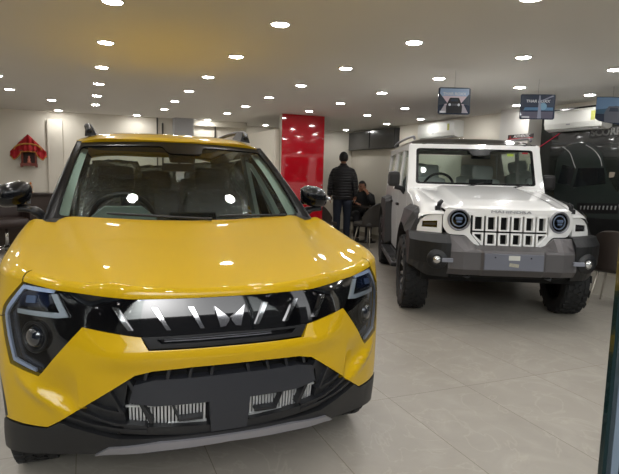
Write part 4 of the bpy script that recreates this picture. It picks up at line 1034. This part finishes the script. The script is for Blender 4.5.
c2=shell_chair('tub_chair','brown tub chair with steel legs at the right edge, by the dark poster',(5.52,4.20,0),1.95,BROWN,'tub chairs')
c3=dup(c2,(4.17,9.42,0),PI-1.0,'brown tub chair in front of the red panel, behind the yellow car mirror')
# meeting table
t=thing('meeting_table','dark round-edged table between the standing and the seated man','table',(5.42,9.90,0))
b=MB(); b.prism(rnd([(-.26,-.20),(.26,-.20),(.26,.20),(-.26,.20)],.06),.72,.75,'z'); b.build('table_top',WOODD,t)
b=MB(); b.lathe([(.20,0),(.20,.02),(.04,.04),(.035,.72)],None,20); b.build('table_leg',mat('table_black',(20,20,20),.4),t)
# white stool box by the far wall
s=thing('side_box','small white box-shaped side table behind the brown chair','side table',(4.95,11.2,0))
b=MB(); b.box((0,0,.44),(.36,.36,.03),bev=.006); b.build('table_top',mat('box_white',(214,212,206),.5),s)
b=MB(); b.box((-.165,0,.215),(.03,.36,.42)); b.box((.165,0,.215),(.03,.36,.42)); b.box((0,.165,.215),(.30,.03,.42)); b.build('side_panel',mat('box_white',(214,212,206)),s)
# counter at back left with brass lamps
s=thing('counter','dark wooden counter against the back wall, left of the yellow car','counter',(-1.35,10.60,0))
b=MB(); b.box((0,0,.93),(1.9,.42,.035),bev=.004); b.build('counter_top',WOODD,s)
b=MB(); b.box((0,.03,.46),(1.84,.34,.90)); b.build('counter_body',mat('counter_brown',(58,44,36),.45,var=(3,(48,36,30))),s)
ORG=mat('brass_orange',(172,104,40),.35,.3)
for k,(x,y,h_,l) in enumerate(((-.955,10.52,.15,'short orange brass figurine on the counter end, left of the pair'),(-.875,10.52,.19,'taller orange brass figurine on the counter end, right of the pair'))):
    f=thing('figurine',l,'figurine',(x,y,.9475),0,'brass figurines on the counter')
    b=MB(); b.lathe([(.032,0),(.034,.012),(.016,.03),(.03,h_*.4),(.033,h_*.55),(.014,h_*.72)],None,18); b.build('figurine_body',ORG,f)
    b=MB(); b.lathe([(0,h_*.70),(.018,h_*.78),(.019,h_*.88),(.008,h_*.97),(0,h_)],None,16); b.build('figurine_head',ORG,f)
# desk chair behind the left mirror
s=thing('office_chair','dark brown padded office chair on a chrome star base with castors','chair',(-1.18,9.80,0),.3)
OB=mat('office_brown',(40,26,22),.5,bump=60,bs=.1)
b=MB(); q,M=cushion((0,0,.50),(.62,.58,.16)); b.bm(q,M,True); b.build('seat',OB,s)
b=MB(); q,M=cushion((0,.28,.78),(.60,.15,.55),(-.15,0,0)); b.bm(q,M,True); b.build('backrest',OB,s)
for sx in (-1,1):
    b=MB(); b.box((sx*.33,0,.62),(.07,.44,.16),bev=.02); b.build('armrest',OB,s)
b=MB(); b.tube([(0,0,.08),(0,0,.45)],.028,12)
for k in range(5):
    a=2*PI*k/5+.2; b.tube([(0,0,.13),(.30*math.cos(a),.30*math.sin(a),.075)],[.026,.016],8)
ba=b.build('star_base',CHROME,s)
b=MB()
for k in range(5):
    a=2*PI*k/5+.2; b.lathe([(0,-.018),(.03,-.018),(.03,.018),(0,.018)],T(.31*math.cos(a),.31*math.sin(a),.03)@rotZ(a)@rotX(PI/2),14)
b.build('castors',mat('castor_grey',(120,120,118),.4),ba)
# wall shrine with red cloth
sh=thing('wall_shrine','small red-brown wooden wall shrine on the cream back wall','shrine',(-.90,10.70,1.39))
RW=mat('shrine_wood',(112,40,24),.4,0,.2)
b=MB(); b.box((0,0,.05),(.27,.20,.022)); 
for x in (-.105,.105):
    for y in (-.07,.07): b.lathe([(.014,.06),(.010,.10),(.014,.17),(.010,.24),(.014,.27)],T(x,y,0),10)
b.box((0,0,.28),(.28,.21,.02)); b.build('frame',RW,sh)
b=MB(); b.box((0,.09,.16),(.24,.012,.22)); b.build('back_panel',mat('shrine_dark',(48,20,16),.5),sh)
b=MB(); b.prism([(-.14,.29),(.14,.29),(.09,.34),(.05,.40),(0,.44),(-.05,.40),(-.09,.34)],-.08,.08,'y'); b.build('dome_roof',RW,sh)
b=MB(); 
b.box((0,-.095,.045),(.24,.012,.05)); b.build('drawer_front',RW,sh)
for x in (-.115,.115):
    for y in (-.08,.08): b=MB(); b.box((x,y,.02),(.03,.03,.05)); b.build('foot',RW,sh)
b=MB(); b.lathe([(.03,.062),(.035,.08),(.02,.11),(.026,.14),(.014,.16),(.018,.18),(0,.20)],T(.0,-.01,0),14); setp(b.build('idol',mat('idol_pink',(196,110,90),.4),sh))
cl=Patch((0,.4,.2))
RC=mat('red_cloth',(158,14,24),.75,bump=50,bs=.3)
def Cl(u,v): # draped square cloth, peak above the dome
    x=.285*u; pk=.565-.30*abs(u)**1.05; lo=.285-.02*math.cos(u*3)-.05*abs(u); 
    if abs(u)>.42: lo=.24-.16*((abs(u)-.42)/.58)**.6+.10*ss(.75,1.,abs(u))
    z=lo+(pk-lo)*v; y=-.12*(1-.45*abs(u))-.015*math.sin(u*22)-.01*math.sin(v*9)+.03*v
    return (x,y,z)
cl.grid(Cl,list(np.linspace(-1,1,60)),list(np.linspace(0,1,14)))
clo=cl.build('red_cloth',RC); clo.location=(-.90,10.70,1.39)
setp(clo,'red cloth with gold trim draped over the wall shrine','cloth')
b=MB(); b.tube([tuple(Vector(Cl(u,0))+Vector((0,-.005,.004))) for u in np.linspace(-1,1,70)],.010,6); b.build('gold_trim',mat('gold_trim',(176,126,50),.5,.3,bump=90,bs=1.),clo)
b=MB(); b.tube([tuple(Vector((.21*math.sin(a),-.135-.0*a,.30+.10*math.cos(a)))) for a in np.linspace(-1.6,1.6,30)],.013,6); b.build('gold_garland',mat('gold_trim',(176,126,50)),clo)

# ================================================================== PEOPLE
def skin(name,J,E_,m,parent,sub=1,root=None,extra=None):
    names=list(J); me=bpy.data.meshes.new(name+'_raw'); me.from_pydata([J[n][0] for n in names],[(names.index(a),names.index(b)) for a,b in E_],[])
    o=bpy.data.objects.new(name+'_raw',me); COL.objects.link(o)
    md=o.modifiers.new('s','SKIN'); md.use_smooth_shade=True
    sv=me.skin_vertices[0].data
    for i,n in enumerate(names):
        r=J[n][1]; sv[i].radius=(r,r) if not isinstance(r,tuple) else r
        sv[i].use_root=(n==root)
    ms=o.modifiers.new('u','SUBSURF'); ms.levels=sub; ms.render_levels=sub
    dg=bpy.context.evaluated_depsgraph_get(); dg.update(); nm=bpy.data.meshes.new_from_object(o.evaluated_get(dg)); bpy.data.objects.remove(o)
    if extra:
        bm=bmesh.new(); bm.from_mesh(nm); tmp=bpy.data.meshes.new('t'); tmp.from_pydata([tuple(v) for v in extra.v],[],extra.f); bm.from_mesh(tmp)
        for f in bm.faces: f.smooth=True
        bm.to_mesh(nm); bm.free()
    nm.name=name; nm.materials.clear(); return link(name,nm,m,parent)
SKINM=mat('skin',(150,104,80),.55)
HAIR=mat('black_hair',(16,14,14),.6,bump=150,bs=.4)
def head_geo(extra,M):   # nose, ears, brow, lips as one surface with the head
    def ell(c,r):
        bm=bmesh.new(); bmesh.ops.create_uvsphere(bm,u_segments=14,v_segments=10,radius=1); extra.bm(bm,M@T(*c)@Matrix.Diagonal((*r,1)),True)
    bm=bmesh.new(); bmesh.ops.create_uvsphere(bm,u_segments=24,v_segments=18,radius=1)
    for v in bm.verts:
        x,y,z=v.co
        w=1-.22*ss(0,-1,z); v.co=Vector((x*.074*w,y*(.096 if y>0 else .088)*w,z*.118))
    extra.bm(bm,M,True)
    ell((0,-.094,-.018),(.012,.016,.024)); ell((-.074,.004,-.01),(.010,.020,.032)); ell((.074,.004,-.01),(.010,.020,.032))
    ell((0,-.078,-.062),(.024,.010,.008)); ell((0,-.070,-.098),(.026,.018,.016)); ell((0,-.082,.026),(.045,.010,.008))
def hair_geo(M,parent):
    m=MB(); bm=bmesh.new(); bmesh.ops.create_uvsphere(bm,u_segments=28,v_segments=20,radius=1)
    for v in list(bm.verts):
        x,y,z=v.co; v.co=Vector((x*.083,y*.104+.006,z*.118+.012))
    dl=[v for v in bm.verts if (v.co.y<-.035 and v.co.z<.062) or (v.co.y<.03 and v.co.z<.0) or v.co.z<-.062]
    bmesh.ops.delete(bm,geom=dl,context='VERTS'); m.bm(bm,M,True); return m.build('hair',HAIR,parent,fix=False)
def eyes(M,parent):
    e=MB()
    for sx in(-1,1): 
        bm=bmesh.new(); bmesh.ops.create_uvsphere(bm,u_segments=10,v_segments=8,radius=.010); e.bm(bm,M@T(sx*.031,-.080,.006),True)
    e.build('eyes',mat('eye_dark',(40,30,26),.2),parent)
def hand(J,E_,w,side,wr,dirv,palm,curl=.35):
    """append a hand to the skeleton: palm and five fingers"""
    d=Vector(dirv).normalized(); p=Vector(palm).normalized(); s=d.cross(p)*side; W_=Vector(J[wr][0])
    k=lambda n:w+n
    J[k('palm')]=(tuple(W_+d*.045),(.030,.016)); E_.append((wr,k('palm')))
    J[k('knk')]=(tuple(W_+d*.085),(.034,.014)); E_.append((k('palm'),k('knk')))
    for i,(off,L) in enumerate(((-.030,.070),(-.010,.080),(.010,.076),(.028,.060))):
        b=W_+d*.088+s*off; a=b+d*L*.45+p*L*curl*.3; c=b+d*L*.85+p*L*curl
        for q,(pt,r) in enumerate(((b,.010),(a,.009),(c,.008))): J[k('f%d%d'%(i,q))]=(tuple(pt),r)
        E_+= [(k('knk'),k('f%d0'%i)),(k('f%d0'%i),k('f%d1'%i)),(k('f%d1'%i),k('f%d2'%i))]
    a=W_+d*.035-s*.035+p*.01; c=a+d*.03-s*.018+p*.015; e=c+d*.025+p*.008
    for q,(pt,r) in enumerate(((a,.012),(c,.010),(e,.009))): J[k('t%d'%q)]=(tuple(pt),r)
    E_+= [(k('palm'),k('t0')),(k('t0'),k('t1')),(k('t1'),k('t2'))]
def loft(mb,secs,n=24):  # secs: (cx,cy,cz,rx,ry)
    vs=[];fs=[]
    for (x,y,z,rx,ry) in secs:
        for k in range(n):
            a=2*PI*k/n; c,s_=math.cos(a),math.sin(a); e=.85
            vs.append((x+rx*math.copysign(abs(c)**e,c),y+ry*math.copysign(abs(s_)**e,s_),z))
    for i in range(len(secs)-1):
        for k in range(n): fs.append([i*n+k,i*n+(k+1)%n,(i+1)*n+(k+1)%n,(i+1)*n+k])
    fs+=[list(range(n))[::-1],[(len(secs)-1)*n+k for k in range(n)]]
    mb.add(vs,fs,True)
def puffer():
    m=bpy.data.materials.new('puffer_jacket'); m.use_nodes=True; N,L=nodes(m); b=N['Principled BSDF']; b.inputs['Base Color'].default_value=(*lin((34,33,36)),1); b.inputs['Roughness'].default_value=.42
    tc=N.new('ShaderNodeTexCoord'); sp=N.new('ShaderNodeSeparateXYZ'); L.new(tc.outputs['Object'],sp.inputs[0])
    a=N.new('ShaderNodeMath');a.operation='MULTIPLY';a.inputs[1].default_value=PI/.055;L.new(sp.outputs['Z'],a.inputs[0])
    s_=N.new('ShaderNodeMath');s_.operation='SINE';L.new(a.outputs[0],s_.inputs[0]); d=N.new('ShaderNodeMath');d.operation='ABSOLUTE';L.new(s_.outputs[0],d.inputs[0])
    p=N.new('ShaderNodeMath');p.operation='POWER';p.inputs[1].default_value=.5;L.new(d.outputs[0],p.inputs[0])
    bp=N.new('ShaderNodeBump');bp.inputs['Strength'].default_value=1;bp.inputs['Distance'].default_value=.02;L.new(p.outputs[0],bp.inputs['Height']);L.new(bp.outputs[0],b.inputs['Normal']); return m
PUFF=puffer(); JEAN=mat('blue_jeans',(36,44,60),.8,bump=180,bs=.2,var=(8,(28,34,48))); SHOE=mat('black_shoe',(18,18,18),.4)
# standing man, seen from behind (local +y is where he looks)
def standing(loc,rz):
    t=thing('person','man standing with his back turned in a black quilted jacket and blue jeans','person',loc,rz)
    J={'pel':((0,0,.98),(.13,.09)),'sp':((0,0,1.15),(.12,.085)),'ch':((0,-.01,1.36),(.155,.10)),'nb':((0,-.01,1.49),(.07,.065)),'nk':((0,.0,1.56),(.052,.052)),'hd':((0,.012,1.66),(.062,.075)),'ht':((0,.01,1.73),(.055,.065))}
    E_=[('pel','sp'),('sp','ch'),('ch','nb'),('nb','nk'),('nk','hd'),('hd','ht')]
    for s in(-1,1):
        L='l' if s<0 else 'r'
        J[L+'s']=((s*.185,-.01,1.45),.058); J[L+'e']=((s*.25,-.03,1.17),.043); J[L+'w']=((s*.262,.02,.93),.028)
        J[L+'h']=((s*.095,0,.93),.088); J[L+'k']=((s*.105,.01+(.03 if s>0 else 0),.51),.058); J[L+'a']=((s*.105,-.02+(.05 if s>0 else 0),.09),.038); J[L+'t']=((s*.12,.13+(.05 if s>0 else 0),.035),.032)
        E_+=[('ch',L+'s'),(L+'s',L+'e'),(L+'e',L+'w'),('pel',L+'h'),(L+'h',L+'k'),(L+'k',L+'a'),(L+'a',L+'t')]
        hand(J,E_,L,s,L+'w',(0,.05,-1),(-s,.2,0),.3)
    ex=MB(); HM=T(0,.012,1.675)@rotZ(PI)@Matrix.Diagonal((1.13,1.08,1.04,1)); head_geo(ex,HM)
    skin('body',J,E_,SKINM,t,1,'pel',ex)
    hair_geo(HM,t); eyes(HM,t)
    j=MB(); loft(j,[(0,-.0,.86,.205,.135),(0,0,.89,.215,.145),(0,0,1.0,.205,.14),(0,-.01,1.12,.205,.14),(0,-.015,1.25,.225,.15),(0,-.02,1.36,.238,.15),(0,-.015,1.44,.215,.13),(0,-.01,1.50,.13,.10),(0,0,1.545,.075,.075),(0,0,1.575,.07,.07)])
    for s in(-1,1): j.tube(crm([(s*.10,-.01,1.45),(s*.17,-.015,1.42),(s*.225,-.025,1.30),(s*.25,-.035,1.16),(s*.262,-.01,1.04),(s*.265,.012,.93)],4),[.060]*4+[.070]*4+[.068]*4+[.062]*4+[.056]*4+[.048],14)
    j.build('jacket',PUFF,t)
    p=MB(); loft(p,[(0,0,.84,.175,.12),(0,0,.92,.178,.125),(0,0,1.0,.165,.115)])
    for s in(-1,1): 
        d=.03 if s>0 else 0
        p.tube([(s*.088,0,.90),(s*.098,.0,.74),(s*.106,.01+d,.52),(s*.106,-.01+d,.34),(s*.106,-.02+d,.16),(s*.106,-.012+d,.07)],[.105,.098,.078,.073,.066,.068],16)
    p.build('jeans',JEAN,t)
    for s in(-1,1):
        d=.05 if s>0 else 0; b=MB(); q,M=cushion((s*.112,.05+d,.045),(.10,.29,.09)); b.bm(q,M,True); b.build('shoe',SHOE,t)
    return t
_m=standing((4.93,10.1,0),-.42); _m.scale=(1.0,1.0,1.03)
def seated(loc,rz):   # local -y is forward
    t=thing('person','seated man with short black hair in a dark jacket, hand raised to his face','person',loc,rz)
    J={'pel':((0,.05,.54),(.13,.10)),'sp':((0,.04,.72),(.12,.09)),'ch':((0,-.02,.90),(.155,.10)),'nb':((0,-.05,1.00),(.07,.065)),'nk':((0,-.075,1.05),(.052,.052)),'hd':((0,-.10,1.13),(.062,.072))}
    E_=[('pel','sp'),('sp','ch'),('ch','nb'),('nb','nk'),('nk','hd')]
    for s in(-1,1):
        L='l' if s<0 else 'r'
        J[L+'s']=((s*.18,-.03,.97),.058)
        if s>0: J[L+'e']=((s*.20,-.30,.80),.043); J[L+'w']=((s*.11,-.27,1.0),.028)
        else: J[L+'e']=((s*.25,-.20,.80),.043); J[L+'w']=((s*.14,-.42,.80),.028)
        J[L+'h']=((s*.10,0,.53),.09); J[L+'k']=((s*.13,-.42,.53),.062); J[L+'a']=((s*.13,-.40,.10),.04); J[L+'t']=((s*.14,-.54,.035),.032)
        E_+=[('ch',L+'s'),(L+'s',L+'e'),(L+'e',L+'w'),('pel',L+'h'),(L+'h',L+'k'),(L+'k',L+'a'),(L+'a',L+'t')]
        if s>0: hand(J,E_,L,s,L+'w',(-.5,.45,.75),(-.3,.9,0),.5)
        else: hand(J,E_,L,s,L+'w',(.3,-1,-.05),(0,0,-1),.3)
    ex=MB(); HM=T(0,-.10,1.145)@rotZ(-.75); head_geo(ex,HM); skin('body',J,E_,SKINM,t,1,'pel',ex); hair_geo(HM,t); eyes(HM,t)
    DJ=mat('dark_jacket',(20,20,22),.7,bump=60,bs=.2)
    j=MB(); loft(j,[(0,.05,.50,.19,.14),(0,.05,.60,.195,.15),(0,.03,.74,.20,.145),(0,-.01,.88,.225,.145),(0,-.03,.97,.205,.12),(0,-.05,1.03,.11,.09),(0,-.065,1.07,.07,.07)])
    j.tube([(.15,-.03,.97),(.21,-.10,.93),(.215,-.30,.79)],[.072,.075,.062],12); j.tube([(.215,-.30,.79),(.16,-.30,.88),(.12,-.275,.985)],[.062,.056,.044],12)
    j.tube([(-.15,-.03,.97),(-.22,-.06,.93),(-.26,-.20,.80)],[.072,.075,.062],12); j.tube([(-.26,-.20,.80),(-.20,-.32,.80),(-.15,-.40,.80)],[.062,.052,.044],12)
    j.build('jacket',DJ,t)
    p=MB()
    for s in(-1,1): p.tube([(s*.10,.04,.54),(s*.13,-.40,.535),(s*.13,-.44,.48),(s*.13,-.41,.10)],[.105,.085,.078,.062],14)
    p.build('trousers',mat('dark_trousers',(26,26,30),.8),t)
    for s in(-1,1): b=MB(); q,M=cushion((s*.135,-.47,.045),(.10,.27,.09)); b.bm(q,M,True); b.build('shoe',SHOE,t)
    return t
seated((5.52,10.40,0),-.35)

# ================================================================== LIGHT, WORLD, CAMERA
w=bpy.data.worlds.new('World'); scene.world=w; w.use_nodes=True; N,L=w.node_tree.nodes,w.node_tree.links
bg=N['Background']; sk=N.new('ShaderNodeTexSky'); sk.sky_type='NISHITA'; sk.sun_disc=False; sk.sun_elevation=math.radians(35); sk.sun_rotation=math.radians(200); sk.dust_density=2.
hs=N.new('ShaderNodeHueSaturation'); hs.inputs['Saturation'].default_value=.06; L.new(sk.outputs[0],hs.inputs['Color']); L.new(hs.outputs[0],bg.inputs[0]); bg.inputs[1].default_value=WORLD
b=MB(); b.box((0,-14,-.12),(60,30,.1)); struct('trim_8',mat('street_asphalt',(60,62,66),.9,var=(2,(50,52,56))),b)  # unseen street ground, added for what the grille reflects
# unseen facade over the road, only added to stand in for the street that the bonnet and grille mirror
b=MB(); b.box((0,-16,3),(40,.4,6.4)); struct('trim_9',mat('street_facade',(120,116,112),.8,var=(.6,(70,76,86))),b)
def area(x,y,z,sx,sy_,e,c,rx):
    l=bpy.data.lights.new('daylight','AREA'); l.shape='RECTANGLE'; l.size=sx; l.size_y=sy_; l.energy=e; l.color=c
    o=bpy.data.objects.new('daylight',l); COL.objects.link(o); o.location=(x,y,z); o.rotation_euler=(rx,0,0)
    return o
# portal for the shop front so that daylight is sampled well
po=area((X0+X1)/2,.55,1.2,X1-X0,2.3,1,(1,1,1),PI/2); po.data.cycles.is_portal=True; po.name='shopfront_portal'
GA=-.395; TH=.1184; RO=.0249
rd_=Vector((math.cos(-GA) if 0 else math.cos(GA),math.sin(GA)*1.0,0))
# camera axes in camera-level frame: right=(1,0,0) fwd=(0,c,-s) up=(0,s,c); rotate into the room frame
def room(v):
    x,y,z=v; return Vector((x*math.cos(GA)-y*math.sin(GA),x*math.sin(GA)+y*math.cos(GA),z))
c_,s_=math.cos(TH),math.sin(TH); R_=Vector((1,0,0)); U_=Vector((0,s_,c_)); F_=Vector((0,c_,-s_))
R2=R_*math.cos(RO)+U_*math.sin(RO); U2=-R_*math.sin(RO)+U_*math.cos(RO)
R2,U2,F2=room(R2),room(U2),room(F_)
cd=bpy.data.cameras.new('camera'); cam=bpy.data.objects.new('camera',cd); COL.objects.link(cam)
M=Matrix((R2,U2,-F2)).transposed().to_4x4(); M.translation=Vector((0,0,1.411)); cam.matrix_world=M
cd.sensor_width=36; cd.lens=539.18*36/619; cd.clip_start=.02
scene.camera=cam
scene.view_settings.view_transform='Standard'; scene.view_settings.look='None'; scene.view_settings.gamma=1; scene.view_settings.use_curve_mapping=False
scene.view_settings.exposure=EXPO
